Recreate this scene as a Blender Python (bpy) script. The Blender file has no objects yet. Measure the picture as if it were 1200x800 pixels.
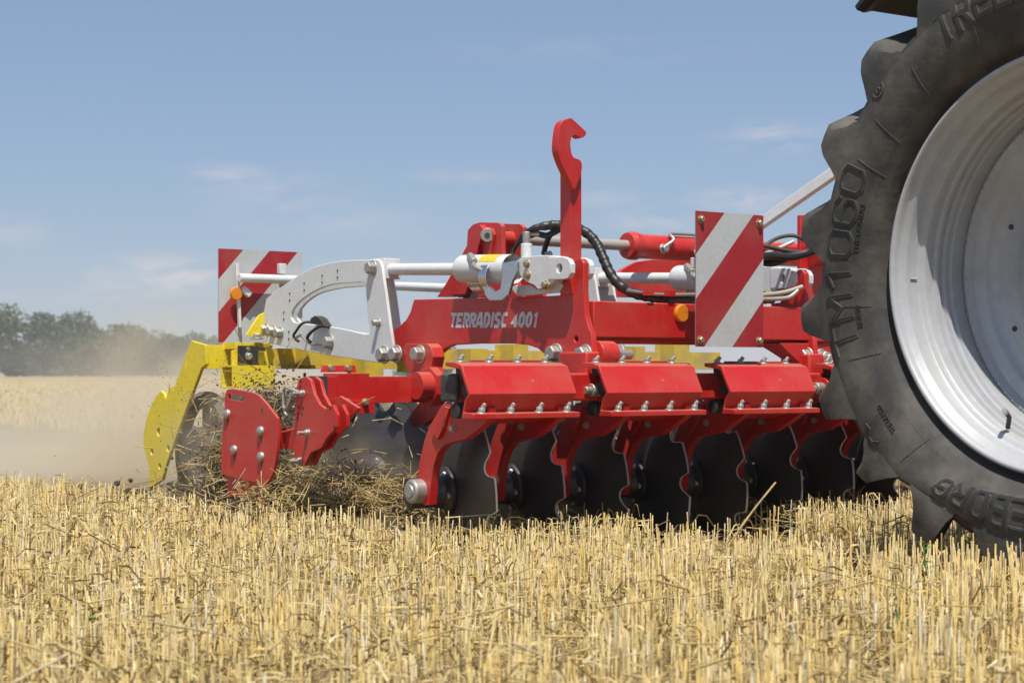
import bpy, bmesh, math, random
import numpy as np
from mathutils import Vector, Matrix

random.seed(7)
rng = np.random.default_rng(7)
scene = bpy.context.scene
col = scene.collection
R = math.radians

# ------------------------------------------------------------------ camera
H = 0.64                       # eye height, the photographer squats in the stubble
FPX = 2100.0                   # focal length in pixels of a 1200 px wide frame
cam_d = bpy.data.cameras.new('camera')
cam = bpy.data.objects.new('camera', cam_d)
col.objects.link(cam)
scene.camera = cam
cam.location = (0, 0, H)
cam.rotation_euler = (R(90), 0, 0)
cam_d.sensor_width = 36
cam_d.lens = 36 * FPX / 1200
cam_d.shift_y = 37 / 1200
cam_d.clip_end = 6000
cam_d.dof.use_dof = True
cam_d.dof.focus_distance = 6.3
cam_d.dof.aperture_fstop = 6.3

# ------------------------------------------------------------------ world and sun
TH = R(37)                     # direction of the implement's working width
CT, ST = math.cos(TH), math.sin(TH)
SUN = Vector((0.03, -0.43, 0.90)).normalized()
elev = math.asin(SUN.z)
world = bpy.data.worlds.new('World')
scene.world = world
world.use_nodes = True
wn = world.node_tree
for n in list(wn.nodes):
    wn.nodes.remove(n)

def N(t, kind, **kw):
    n = t.nodes.new(kind)
    for k, v in kw.items():
        if k in n.inputs:
            n.inputs[k].default_value = v
        else:
            setattr(n, k, v)
    return n

wo = N(wn, 'ShaderNodeOutputWorld')
bg = N(wn, 'ShaderNodeBackground', Strength=0.087)
sky = N(wn, 'ShaderNodeTexSky')
sky.sky_type = 'NISHITA'
sky.sun_disc = False
sky.sun_elevation = elev
sky.sun_rotation = math.atan2(SUN.x, SUN.y)
sky.altitude = 200
sky.air_density = 1.0
sky.dust_density = 0.6
sky.ozone_density = 2.0
tc = N(wn, 'ShaderNodeTexCoord')

def dirv(px, py):
    return Vector(((px - 600) / FPX, 1, (437 - py) / FPX)).normalized()

noise = N(wn, 'ShaderNodeTexNoise', Scale=26.0, Detail=9.0, Roughness=0.62, Distortion=0.6)
mp = N(wn, 'ShaderNodeMapping')
mp.inputs['Scale'].default_value = (1.0, 1.0, 3.2)
wn.links.new(tc.outputs['Generated'], mp.inputs['Vector'])
wn.links.new(mp.outputs[0], noise.inputs['Vector'])
prev = None
# thin fair-weather clouds, each an angular patch broken up by noise: (px, py, half width, half height, strength)
for (px, py, w, h, s) in [(195, 325, 80, 26, 0.95), (110, 345, 90, 13, 0.45), (262, 201, 60, 11, 0.55), (330, 235, 90, 34, 0.30),
                          (560, 206, 75, 9, 0.35), (400, 262, 110, 20, 0.30), (905, 160, 70, 22, 0.45), (870, 235, 60, 16, 0.75),
                          (10, 272, 50, 18, 0.50), (770, 258, 60, 14, 0.5), (420, 355, 110, 40, 0.2), (690, 232, 60, 12, 0.35),
                          (700, 60, 200, 20, 0.1), (-400, 250, 260, 60, 0.6), (1500, 220, 240, 50, 0.6)]:
    d = dirv(px, py)
    sub = N(wn, 'ShaderNodeVectorMath', operation='SUBTRACT')
    wn.links.new(tc.outputs['Generated'], sub.inputs[0])
    sub.inputs[1].default_value = d
    sc_ = N(wn, 'ShaderNodeVectorMath', operation='MULTIPLY')
    wn.links.new(sub.outputs[0], sc_.inputs[0])
    sc_.inputs[1].default_value = (FPX / w, FPX / w, FPX / h)
    ln = N(wn, 'ShaderNodeVectorMath', operation='LENGTH')
    wn.links.new(sc_.outputs[0], ln.inputs[0])
    mr = N(wn, 'ShaderNodeMapRange')
    mr.interpolation_type = 'SMOOTHSTEP'
    wn.links.new(ln.outputs['Value'], mr.inputs['Value'])
    mr.inputs['From Min'].default_value = 0.0
    mr.inputs['From Max'].default_value = 1.5
    mr.inputs['To Min'].default_value = s
    mr.inputs['To Max'].default_value = 0.0
    if prev is None:
        prev = mr.outputs[0]
    else:
        ad = N(wn, 'ShaderNodeMath', operation='MAXIMUM')
        wn.links.new(prev, ad.inputs[0])
        wn.links.new(mr.outputs[0], ad.inputs[1])
        prev = ad.outputs[0]
nr = N(wn, 'ShaderNodeMapRange')
wn.links.new(noise.outputs['Fac'], nr.inputs['Value'])
nr.inputs['From Min'].default_value = 0.37
nr.inputs['From Max'].default_value = 0.66
cm = N(wn, 'ShaderNodeMath', operation='MULTIPLY')
wn.links.new(prev, cm.inputs[0])
wn.links.new(nr.outputs[0], cm.inputs[1])
cm2 = N(wn, 'ShaderNodeMath', operation='MULTIPLY')
wn.links.new(cm.outputs[0], cm2.inputs[0])
cm2.inputs[1].default_value = 1.0
mixc = N(wn, 'ShaderNodeMix', data_type='RGBA')
tint = N(wn, 'ShaderNodeMix', data_type='RGBA')
tint.blend_type = 'MULTIPLY'
tint.inputs['Factor'].default_value = 1.0
tint.inputs['B'].default_value = (0.98, 0.95, 1.08, 1)
wn.links.new(sky.outputs[0], tint.inputs['A'])
wn.links.new(cm2.outputs[0], mixc.inputs['Factor'])
deep = N(wn, 'ShaderNodeMix', data_type='RGBA')
deep.inputs['Factor'].default_value = 0.5
wn.links.new(tint.outputs['Result'], deep.inputs['A'])
deep.inputs['B'].default_value = (2.45, 3.75, 5.4, 1)
wn.links.new(deep.outputs['Result'], mixc.inputs['A'])
mixc.inputs['B'].default_value = (7.3, 6.7, 7.0, 1)
wn.links.new(mixc.outputs['Result'], bg.inputs['Color'])
wn.links.new(bg.outputs[0], wo.inputs['Surface'])

sun_d = bpy.data.lights.new('sun', 'SUN')
sun_d.energy = 4.6
sun_d.angle = R(0.5)
sun_d.color = (1.0, 0.95, 0.87)
sun = bpy.data.objects.new('sun', sun_d)
col.objects.link(sun)
sun.location = (0, 0, 30)
sun.rotation_euler = SUN.to_track_quat('Z', 'Y').to_euler()

scene.view_settings.view_transform = 'Standard'
scene.view_settings.look = 'None'
scene.view_settings.exposure = 0.22
scene.view_settings.gamma = 1
scene.view_settings.use_curve_mapping = False
scene.render.engine = 'CYCLES'
scene.cycles.use_denoising = True
scene.cycles.max_bounces = 6
scene.cycles.diffuse_bounces = 3
scene.cycles.glossy_bounces = 3
scene.cycles.volume_bounces = 3
scene.cycles.volume_step_rate = 2.0
scene.cycles.volume_max_steps = 64
scene.cycles.sample_clamp_indirect = 4

# ------------------------------------------------------------------ materials
def mat(name):
    m = bpy.data.materials.new(name)
    m.use_nodes = True
    t = m.node_tree
    return m, t, t.nodes['Principled BSDF']

def rgb(c):
    return (c[0], c[1], c[2], 1)

def dusty(name, base, rough=0.4, metal=0.0, dust=0.5, dustcol=(0.36, 0.28, 0.17), scale=6.0, coat=0.0, bump=0.02, chips=None, top=0.6, spec=0.5):
    """paint / metal / rubber with uneven settled dust (more on upward faces), scuffs and small bump"""
    m, t, p = mat(name)
    geo = N(t, 'ShaderNodeNewGeometry')
    co = N(t, 'ShaderNodeTexCoord')
    n1 = N(t, 'ShaderNodeTexNoise', Scale=scale, Detail=8.0, Roughness=0.65)
    n2 = N(t, 'ShaderNodeTexNoise', Scale=scale * 9, Detail=4.0, Roughness=0.6)
    for n in (n1, n2):
        t.links.new(co.outputs['Object'], n.inputs['Vector'])
    r1 = N(t, 'ShaderNodeMapRange')
    t.links.new(n1.outputs['Fac'], r1.inputs['Value'])
    r1.inputs['From Min'].default_value = 0.42
    r1.inputs['From Max'].default_value = 0.78
    r1.inputs['To Max'].default_value = dust
    sx = N(t, 'ShaderNodeSeparateXYZ')
    t.links.new(geo.outputs['Normal'], sx.inputs[0])
    up = N(t, 'ShaderNodeMapRange')
    t.links.new(sx.outputs['Z'], up.inputs['Value'])
    up.inputs['From Min'].default_value = 0.75
    up.inputs['From Max'].default_value = 1.0
    up.inputs['To Max'].default_value = top
    upn = N(t, 'ShaderNodeMath', operation='MULTIPLY')
    t.links.new(up.outputs[0], upn.inputs[0])
    t.links.new(n2.outputs['Fac'], upn.inputs[1])
    ad = N(t, 'ShaderNodeMath', operation='ADD')
    ad.use_clamp = True
    t.links.new(r1.outputs[0], ad.inputs[0])
    t.links.new(upn.outputs[0], ad.inputs[1])
    var = N(t, 'ShaderNodeMix', data_type='RGBA')
    var.inputs['A'].default_value = rgb(base)
    var.inputs['B'].default_value = rgb([x * 0.72 for x in base])
    t.links.new(n2.outputs['Fac'], var.inputs['Factor'])
    mx = N(t, 'ShaderNodeMix', data_type='RGBA')
    t.links.new(ad.outputs[0], mx.inputs['Factor'])
    t.links.new(var.outputs['Result'], mx.inputs['A'])
    mx.inputs['B'].default_value = rgb(dustcol)
    out = mx.outputs['Result']
    if chips:
        vo = N(t, 'ShaderNodeTexNoise', Scale=38.0, Detail=6.0, Roughness=0.75)
        t.links.new(co.outputs['Object'], vo.inputs['Vector'])
        cr = N(t, 'ShaderNodeMapRange')
        t.links.new(vo.outputs['Fac'], cr.inputs['Value'])
        cr.inputs['From Min'].default_value = 0.665
        cr.inputs['From Max'].default_value = 0.72
        mc = N(t, 'ShaderNodeMix', data_type='RGBA')
        t.links.new(cr.outputs[0], mc.inputs['Factor'])
        t.links.new(out, mc.inputs['A'])
        mc.inputs['B'].default_value = rgb(chips)
        out = mc.outputs['Result']
    t.links.new(out, p.inputs['Base Color'])
    rr = N(t, 'ShaderNodeMapRange')
    t.links.new(ad.outputs[0], rr.inputs['Value'])
    rr.inputs['To Min'].default_value = rough
    rr.inputs['To Max'].default_value = 0.9
    rn = N(t, 'ShaderNodeMath', operation='MULTIPLY_ADD')
    t.links.new(n2.outputs['Fac'], rn.inputs[0])
    rn.inputs[1].default_value = 0.18
    t.links.new(rr.outputs[0], rn.inputs[2])
    t.links.new(rn.outputs[0], p.inputs['Roughness'])
    p.inputs['Metallic'].default_value = metal
    p.inputs['Specular IOR Level'].default_value = spec
    p.inputs['Coat Weight'].default_value = coat
    p.inputs['Coat Roughness'].default_value = 0.25
    bp = N(t, 'ShaderNodeBump', Strength=0.25, Distance=bump)
    t.links.new(n2.outputs['Fac'], bp.inputs['Height'])
    t.links.new(bp.outputs[0], p.inputs['Normal'])
    return m

M = {}
M['red'] = dusty('red_paint', (0.62, 0.014, 0.012), 0.38, dust=0.22, coat=0.25, bump=0.002, chips=(0.45, 0.33, 0.25), top=0.75)
M['white'] = dusty('white_paint', (0.80, 0.81, 0.80), 0.42, dust=0.14, bump=0.002, top=0.5)
M['yellow'] = dusty('yellow_paint', (0.95, 0.73, 0.03), 0.45, dust=0.16, bump=0.002, top=0.7)
M['yellow_dirty'] = dusty('dusty_yellow_paint', (0.80, 0.56, 0.03), 0.6, dust=1.0, scale=11, dustcol=(0.34, 0.27, 0.16), bump=0.004, top=0.9)
M['zinc'] = dusty('zinc_bolt', (0.55, 0.54, 0.50), 0.36, metal=0.75, dust=0.4, scale=30, top=0.3, bump=0.002)
M['brass'] = dusty('passivated_fitting', (0.50, 0.42, 0.26), 0.36, metal=0.75, dust=0.4, scale=30, top=0.3, bump=0.002)
M['alu'] = dusty('polished_clip', (0.70, 0.72, 0.76), 0.16, metal=0.95, dust=0.12, scale=10, top=0.1, bump=0.001)
M['rod'] = dusty('dusty_chromed_rod', (0.55, 0.50, 0.42), 0.35, metal=0.3, dust=0.5, scale=10, top=0.5, bump=0.001)
M['disc'] = dusty('disc_steel', (0.10, 0.10, 0.108), 0.30, metal=0.7, dust=0.75, scale=6, top=0.5, bump=0.004, dustcol=(0.13, 0.105, 0.075))
M['edge'] = dusty('worn_disc_edge', (0.85, 0.84, 0.84), 0.30, metal=0.7, dust=0.1, scale=20, top=0.1, bump=0.001)
M['black'] = dusty('black_rubber', (0.022, 0.023, 0.025), 0.55, dust=0.25, scale=12, top=0.4, bump=0.002, dustcol=(0.2, 0.17, 0.12))
M['hose'] = dusty('black_hose', (0.016, 0.016, 0.018), 0.32, dust=0.1, scale=12, top=0.25, bump=0.002)
M['cap'] = dusty('grey_plastic_cap', (0.045, 0.047, 0.05), 0.6, dust=0.3, scale=14, top=0.4, bump=0.002)
M['tyre'] = dusty('tyre_rubber', (0.046, 0.044, 0.041), 0.62, dust=0.95, scale=4.5, top=0.5, bump=0.008, dustcol=(0.17, 0.152, 0.122))
M['tread'] = dusty('shaded_tread_rubber', (0.022, 0.022, 0.024), 0.6, dust=0.25, scale=3.2, top=0.5, bump=0.006, dustcol=(0.12, 0.10, 0.075))  # darker than the sidewall: shade of the lug gaps put into the colour
M['letter'] = dusty('tyre_lettering', (0.034, 0.033, 0.031), 0.55, dust=0.5, scale=4, top=0.4, bump=0.004, dustcol=(0.09, 0.08, 0.065))
M['rim'] = dusty('silver_rim', (0.53, 0.545, 0.565), 0.32, metal=0.15, dust=0.35, scale=4, top=0.45, bump=0.0015, dustcol=(0.30, 0.26, 0.19))
M['dark'] = dusty('dark_steel_and_shadow', (0.03, 0.03, 0.03), 0.6, dust=0.3, bump=0.003)  # dark steel and holes; also the bolt shadows painted on the deflector
M['fender'] = dusty('black_plastic_fender', (0.012, 0.012, 0.013), 0.5, dust=0.05, bump=0.002, top=0.1)
M['rred'] = dusty('reflective_red', (0.42, 0.014, 0.022), 0.42, dust=0.2, scale=7, bump=0.0005, top=0.2, chips=(0.5, 0.42, 0.36))
M['rwhite'] = dusty('reflective_white', (0.60, 0.62, 0.62), 0.42, dust=0.22, scale=7, bump=0.0005, top=0.2)
M['orange'] = dusty('amber_reflector', (0.85, 0.27, 0.01), 0.25, dust=0.2, bump=0.001, top=0.2)
M['packer'] = dusty('packer_ring_steel', (0.16, 0.14, 0.11), 0.6, dust=0.8, scale=9, dustcol=(0.30, 0.25, 0.17))
M['label'] = dusty('silver_lettering', (0.74, 0.76, 0.80), 0.35, metal=0.2, dust=0.35, scale=40, bump=0.0005, top=0.1)
M['sticker'] = dusty('yellow_sticker', (0.85, 0.60, 0.02), 0.4, dust=0.1, bump=0.0005)

def soil_mat():
    m, t, p = mat('worked_soil')
    co = N(t, 'ShaderNodeTexCoord')
    n1 = N(t, 'ShaderNodeTexNoise', Scale=14.0, Detail=10.0, Roughness=0.7)
    t.links.new(co.outputs['Object'], n1.inputs['Vector'])
    cr = N(t, 'ShaderNodeValToRGB')
    cr.color_ramp.elements[0].position = 0.3
    cr.color_ramp.elements[0].color = (0.030, 0.021, 0.013, 1)
    cr.color_ramp.elements[1].position = 0.75
    cr.color_ramp.elements[1].color = (0.16, 0.115, 0.065, 1)
    t.links.new(n1.outputs['Fac'], cr.inputs[0])
    t.links.new(cr.outputs[0], p.inputs['Base Color'])
    p.inputs['Roughness'].default_value = 0.95
    bp = N(t, 'ShaderNodeBump', Strength=0.9, Distance=0.03)
    t.links.new(n1.outputs['Fac'], bp.inputs['Height'])
    t.links.new(bp.outputs[0], p.inputs['Normal'])
    return m
M['soil'] = soil_mat()

def straw_mat(name, cols, rough=0.55, trans=0.0):
    m, t, p = mat(name)
    geo = N(t, 'ShaderNodeNewGeometry')
    co = N(t, 'ShaderNodeTexCoord')
    cr = N(t, 'ShaderNodeValToRGB')
    while len(cr.color_ramp.elements) < len(cols):
        cr.color_ramp.elements.new(0.5)
    for i, (pos, c) in enumerate(cols):
        cr.color_ramp.elements[i].position = pos
        cr.color_ramp.elements[i].color = rgb(c)
    t.links.new(geo.outputs['Random Per Island'], cr.inputs[0])
    n1 = N(t, 'ShaderNodeTexNoise', Scale=55.0, Detail=3.0)
    t.links.new(co.outputs['Object'], n1.inputs['Vector'])
    mr = N(t, 'ShaderNodeMapRange')
    t.links.new(n1.outputs['Fac'], mr.inputs['Value'])
    mr.inputs['From Min'].default_value = 0.3
    mr.inputs['From Max'].default_value = 0.7
    mr.inputs['To Min'].default_value = 0.62
    mr.inputs['To Max'].default_value = 1.12
    mm = N(t, 'ShaderNodeMix', data_type='RGBA')
    mm.blend_type = 'MULTIPLY'
    mm.inputs['Factor'].default_value = 1
    t.links.new(cr.outputs[0], mm.inputs['A'])
    t.links.new(mr.outputs[0], mm.inputs['B'])
    t.links.new(mm.outputs['Result'], p.inputs['Base Color'])
    p.inputs['Roughness'].default_value = rough
    p.inputs['Specular IOR Level'].default_value = 0.3
    return m
STRAW = [(0.0, (0.17, 0.105, 0.04)), (0.08, (0.33, 0.225, 0.085)), (0.28, (0.53, 0.40, 0.165)), (0.56, (0.62, 0.48, 0.215)),
         (0.78, (0.62, 0.42, 0.11)), (0.91, (0.72, 0.61, 0.37)), (1.0, (0.38, 0.325, 0.23))]
M['straw'] = straw_mat('stubble_straw', STRAW)

def ground_mat():
    m, t, p = mat('field_soil_and_chaff')
    co = N(t, 'ShaderNodeTexCoord')
    n1 = N(t, 'ShaderNodeTexNoise', Scale=22.0, Detail=10.0, Roughness=0.75)
    t.links.new(co.outputs['Object'], n1.inputs['Vector'])
    n2 = N(t, 'ShaderNodeTexNoise', Scale=0.09, Detail=6.0, Roughness=0.6)
    mpn = N(t, 'ShaderNodeMapping')
    mpn.inputs['Scale'].default_value = (1, 2.5, 1)
    t.links.new(co.outputs['Object'], mpn.inputs['Vector'])
    t.links.new(mpn.outputs[0], n2.inputs['Vector'])
    cr = N(t, 'ShaderNodeValToRGB')
    cr.color_ramp.elements[0].position = 0.33
    cr.color_ramp.elements[0].color = (0.10, 0.065, 0.030, 1)
    cr.color_ramp.elements[1].position = 0.62
    cr.color_ramp.elements[1].color = (0.40, 0.29, 0.13, 1)
    t.links.new(n1.outputs['Fac'], cr.inputs[0])
    # the far field, where single stalks can no longer be told apart, is covered by straw
    cam_far = N(t, 'ShaderNodeSeparateXYZ')
    t.links.new(co.outputs['Object'], cam_far.inputs[0])
    far = N(t, 'ShaderNodeMapRange')
    t.links.new(cam_far.outputs['Y'], far.inputs['Value'])
    far.inputs['From Min'].default_value = 14
    far.inputs['From Max'].default_value = 60
    c2 = N(t, 'ShaderNodeValToRGB')
    c2.color_ramp.elements[0].position = 0.3
    c2.color_ramp.elements[0].color = (0.31, 0.225, 0.10, 1)
    c2.color_ramp.elements[1].position = 0.7
    c2.color_ramp.elements[1].color = (0.44, 0.335, 0.165, 1)
    t.links.new(n2.outputs['Fac'], c2.inputs[0])
    mx = N(t, 'ShaderNodeMix', data_type='RGBA')
    t.links.new(far.outputs[0], mx.inputs['Factor'])
    t.links.new(cr.outputs[0], mx.inputs['A'])
    t.links.new(c2.outputs[0], mx.inputs['B'])
    t.links.new(mx.outputs['Result'], p.inputs['Base Color'])
    p.inputs['Roughness'].default_value = 0.95
    bp = N(t, 'ShaderNodeBump', Strength=0.8, Distance=0.03)
    t.links.new(n1.outputs['Fac'], bp.inputs['Height'])
    t.links.new(bp.outputs[0], p.inputs['Normal'])
    return m
M['ground'] = ground_mat()

def leaf_mat(name, c1, c2):
    m, t, p = mat(name)
    geo = N(t, 'ShaderNodeNewGeometry')
    mx = N(t, 'ShaderNodeMix', data_type='RGBA')
    t.links.new(geo.outputs['Random Per Island'], mx.inputs['Factor'])
    mx.inputs['A'].default_value = rgb(c1)
    mx.inputs['B'].default_value = rgb(c2)
    t.links.new(mx.outputs['Result'], p.inputs['Base Color'])
    p.inputs['Roughness'].default_value = 0.6
    return m
M['leaf'] = leaf_mat('tree_leaves', (0.035, 0.065, 0.022), (0.085, 0.125, 0.045))
M['weed'] = leaf_mat('weed_leaves', (0.06, 0.16, 0.03), (0.14, 0.30, 0.06))
M['bark'] = dusty('tree_bark', (0.09, 0.07, 0.05), 0.9, dust=0.2, bump=0.02)

# ------------------------------------------------------------------ pixel rays to metric positions in the implement's frame
# frame: l = along the working width (to the right and away), b = back from the direction of travel, z = up
def pb(px, py, b):
    dx, dz = (px - 600) / FPX, (437 - py) / FPX
    t = b / (CT - dx * ST)
    return Vector((t * (dx * CT + ST), b, H + t * dz))

def pl(px, py, l):
    dx, dz = (px - 600) / FPX, (437 - py) / FPX
    t = l / (dx * CT + ST)
    return Vector((l, t * (CT - dx * ST), H + t * dz))

def to_world(v):
    return Vector((v[0] * CT - v[1] * ST, v[0] * ST + v[1] * CT, v[2]))

def to_frame(x, y):
    return x * CT + y * ST, -x * ST + y * CT

# ------------------------------------------------------------------ mesh builder
class MB:
    """collects several shapes, each with its own material, for ONE mesh object"""
    def __init__(self):
        self.bm = bmesh.new()
        self.mats = []
        self.mi = 0

    def m(self, key):
        mt = M[key] if isinstance(key, str) else key
        if mt not in self.mats:
            self.mats.append(mt)
        self.mi = self.mats.index(mt)
        return self

    def _mark(self, faces):
        for f in faces:
            f.material_index = self.mi

    def face(self, pts):
        vs = [self.bm.verts.new(p) for p in pts]
        f = self.bm.faces.new(vs)
        f.material_index = self.mi
        return f

    def box(self, c, s, rot=None):
        vs = []
        for x in (-.5, .5):
            for y in (-.5, .5):
                for z in (-.5, .5):
                    v = Vector((x * s[0], y * s[1], z * s[2]))
                    if rot is not None:
                        v = rot @ v
                    vs.append(self.bm.verts.new(v + Vector(c)))
        for q in ((0, 1, 3, 2), (4, 6, 7, 5), (0, 4, 5, 1), (2, 3, 7, 6), (0, 2, 6, 4), (1, 5, 7, 3)):
            self._mark([self.bm.faces.new([vs[i] for i in q])])
        return self

    def plate(self, loops, ext):
        """flat plate from an outer loop and optional hole loops, given thickness by the vector ext"""
        bm2 = bmesh.new()
        edges = []
        for lp in loops:
            vs = [bm2.verts.new(p) for p in lp]
            for i in range(len(vs)):
                edges.append(bm2.edges.new((vs[i], vs[(i + 1) % len(vs)])))
        if len(loops) == 1:
            fs = [bm2.faces.new(list(bm2.verts))]
        else:
            r = bmesh.ops.triangle_fill(bm2, use_beauty=True, use_dissolve=False, edges=edges)
            fs = [g for g in r['geom'] if isinstance(g, bmesh.types.BMFace)]
        ex = bmesh.ops.extrude_face_region(bm2, geom=list(bm2.faces), use_keep_orig=True)
        vs = [g for g in ex['geom'] if isinstance(g, bmesh.types.BMVert)]
        bmesh.ops.translate(bm2, verts=vs, vec=ext)
        bmesh.ops.recalc_face_normals(bm2, faces=list(bm2.faces))
        self._merge(bm2)
        return self

    def _merge(self, bm2):
        mp_ = {}
        for v in bm2.verts:
            mp_[v] = self.bm.verts.new(v.co)
        for f in bm2.faces:
            try:
                nf = self.bm.faces.new([mp_[v] for v in f.verts])
                nf.material_index = self.mi
            except ValueError:
                pass
        bm2.free()

    def lathe(self, prof, origin, axis, n=32, up=None, close=False, a0=0.0, a1=2 * math.pi):
        """prof = list of (radius, distance along axis)"""
        ax = Vector(axis).normalized()
        u = ax.orthogonal().normalized() if up is None else Vector(up)
        w = ax.cross(u).normalized()
        full = abs(a1 - a0 - 2 * math.pi) < 1e-6
        cnt = n if full else n + 1
        rings = []
        for (r, d) in prof:
            ring = []
            if r < 1e-6:
                v = self.bm.verts.new(Vector(origin) + ax * d)
                ring = [v] * cnt
            else:
                for i in range(cnt):
                    a = a0 + (a1 - a0) * i / n
                    ring.append(self.bm.verts.new(Vector(origin) + ax * d + (u * math.cos(a) + w * math.sin(a)) * r))
            rings.append(ring)
        pairs = list(zip(rings[:-1], rings[1:]))
        if close:
            pairs.append((rings[-1], rings[0]))
        for A, B in pairs:
            for i in range(cnt if full else cnt - 1):
                j = (i + 1) % cnt
                vs = []
                for v in (A[i], A[j], B[j], B[i]):
                    if v not in vs:
                        vs.append(v)
                if len(vs) > 2:
                    try:
                        self._mark([self.bm.faces.new(vs)])
                    except ValueError:
                        pass
        return self

    def cyl(self, a, b, r, n=20, r2=None):
        a, b = Vector(a), Vector(b)
        d = (b - a).length
        r2 = r if r2 is None else r2
        return self.lathe([(0, 0), (r, 0), (r2, d), (0, d)], a, b - a, n)

    def tube(self, path, r, n=10, wave=0.0, wl=0.02, cap=True):
        pts = [Vector(p) for p in path]
        rings = []
        L = 0.0
        prevu = None
        for i, p in enumerate(pts):
            if i:
                L += (p - pts[i - 1]).length
            tg = (pts[min(i + 1, len(pts) - 1)] - pts[max(i - 1, 0)]).normalized()
            if prevu is None:
                u = tg.orthogonal().normalized()
            else:
                u = (prevu - tg * prevu.dot(tg)).normalized()
            prevu = u
            w = tg.cross(u)
            rr = r[i] if isinstance(r, (list, tuple)) else r
            if wave:
                rr *= 1 + wave * math.sin(2 * math.pi * L / wl)
            rings.append([self.bm.verts.new(p + (u * math.cos(2 * math.pi * k / n) + w * math.sin(2 * math.pi * k / n)) * rr) for k in range(n)])
        for A, B in zip(rings[:-1], rings[1:]):
            for k in range(n):
                self._mark([self.bm.faces.new((A[k], A[(k + 1) % n], B[(k + 1) % n], B[k]))])
        if cap:
            self._mark([self.bm.faces.new(rings[0][::-1]), self.bm.faces.new(rings[-1])])
        return self

    def bolt(self, c, axis, rh=0.022, h=0.018, rw=0.034, nut=False, stud=0.0, key='zinc'):
        """hex bolt on a washer, standing out along axis"""
        old = self.mi
        self.m(key)
        ax = Vector(axis).normalized()
        c = Vector(c)
        t = h * 0.22
        self.lathe([(0, -0.002), (rw, -0.002), (rw, t), (0, t)], c, ax, 22)
        self.lathe([(rh * 1.0, t), (rh, t + h * 0.85), (rh * 0.86, t + h), (0, t + h)], c, ax, 6)
        if stud:
            self.lathe([(rh * 0.55, t + h - 0.001), (rh * 0.55, t + h + stud), (0, t + h + stud)], c, ax, 12)
        self.mi = old
        return self

    def build(self, name, parent=None, origin=(0, 0, 0), bevel=0.0, angle=35, seg=2, smooth=True):
        o3 = Vector(origin)
        if o3.length:
            bmesh.ops.translate(self.bm, verts=list(self.bm.verts), vec=-o3)
        bmesh.ops.recalc_face_normals(self.bm, faces=list(self.bm.faces))
        me = bpy.data.meshes.new(name)
        self.bm.to_mesh(me)
        self.bm.free()
        for mt in self.mats:
            me.materials.append(mt)
        if smooth:
            me.shade_smooth()
            me.set_sharp_from_angle(angle=R(angle))
        o = bpy.data.objects.new(name, me)
        col.objects.link(o)
        if parent is not None:
            o.parent = parent
        if bevel:
            md = o.modifiers.new('bevel', 'BEVEL')
            md.width = bevel
            md.segments = seg
            md.limit_method = 'ANGLE'
            md.angle_limit = R(40)
            md.harden_normals = False
        return o

def tag(o, label=None, cat=None, group=None, kind=None):
    for k, v in (('label', label), ('category', cat), ('group', group), ('kind', kind)):
        if v:
            o[k] = v
    return o

def spline(pts, n=6, closed=False):
    P = [Vector(p) for p in pts]
    out = []
    m = len(P)
    rngi = range(m if closed else m - 1)
    for i in rngi:
        p0 = P[(i - 1) % m] if closed else P[max(i - 1, 0)]
        p1, p2 = P[i % m], P[(i + 1) % m]
        p3 = P[(i + 2) % m] if closed else P[min(i + 2, m - 1)]
        for k in range(n):
            t = k / n
            out.append(0.5 * ((2 * p1) + (p2 - p0) * t + (2 * p0 - 5 * p1 + 4 * p2 - p3) * t * t + (3 * p1 - p0 - 3 * p2 + p3) * t ** 3))
    if not closed:
        out.append(P[-1])
    return out

def np_mesh(name, verts, faces_list, material, kind=None):
    """verts (n,3); faces_list = list of (m,k) int arrays"""
    me = bpy.data.meshes.new(name)
    me.vertices.add(len(verts))
    me.vertices.foreach_set('co', np.asarray(verts, dtype=np.float32).ravel())
    loops = np.concatenate([f.ravel() for f in faces_list]).astype(np.int32)
    totals = np.concatenate([np.full(len(f), f.shape[1]) for f in faces_list]).astype(np.int32)
    starts = np.concatenate([[0], np.cumsum(totals)[:-1]]).astype(np.int32)
    me.loops.add(len(loops))
    me.loops.foreach_set('vertex_index', loops)
    me.polygons.add(len(totals))
    me.polygons.foreach_set('loop_start', starts)
    me.polygons.foreach_set('loop_total', totals)
    me.update(calc_edges=True)
    me.materials.append(material)
    o = bpy.data.objects.new(name, me)
    col.objects.link(o)
    return o

def prisms(base, top, r0, r1, n=5, cap=True):
    """many thin tapered stalks at once: base, top (k,3), r0, r1 (k,)"""
    k = len(base)
    d = top - base
    d /= np.linalg.norm(d, axis=1, keepdims=True) + 1e-9
    ref = np.where(np.abs(d[:, 2:3]) > 0.8, np.array([[1.0, 0, 0]]), np.array([[0, 0, 1.0]]))
    u = np.cross(d, ref)
    u /= np.linalg.norm(u, axis=1, keepdims=True) + 1e-9
    w = np.cross(d, u)
    ph = rng.random(k) * 6.28
    V = np.zeros((k, 2 * n, 3))
    for i in range(n):
        a = ph + 2 * math.pi * i / n
        o = u * np.cos(a)[:, None] + w * np.sin(a)[:, None]
        V[:, i] = base + o * r0[:, None]
        V[:, n + i] = top + o * r1[:, None]
    idx = (np.arange(k) * 2 * n)[:, None]
    quads = []
    for i in range(n):
        j = (i + 1) % n
        quads.append(idx + np.array([[i, j, n + j, n + i]]))
    F = [np.concatenate(quads)]
    if cap:
        F.append(idx + np.array([[n + i for i in range(n)]]))
    return V.reshape(-1, 3), F

def join_parts(parts):
    off, Vs, Fs = 0, [], []
    for V, F in parts:
        Vs.append(V)
        for f in F:
            Fs.append(f + off)
        off += len(V)
    return np.concatenate(Vs), Fs

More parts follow.
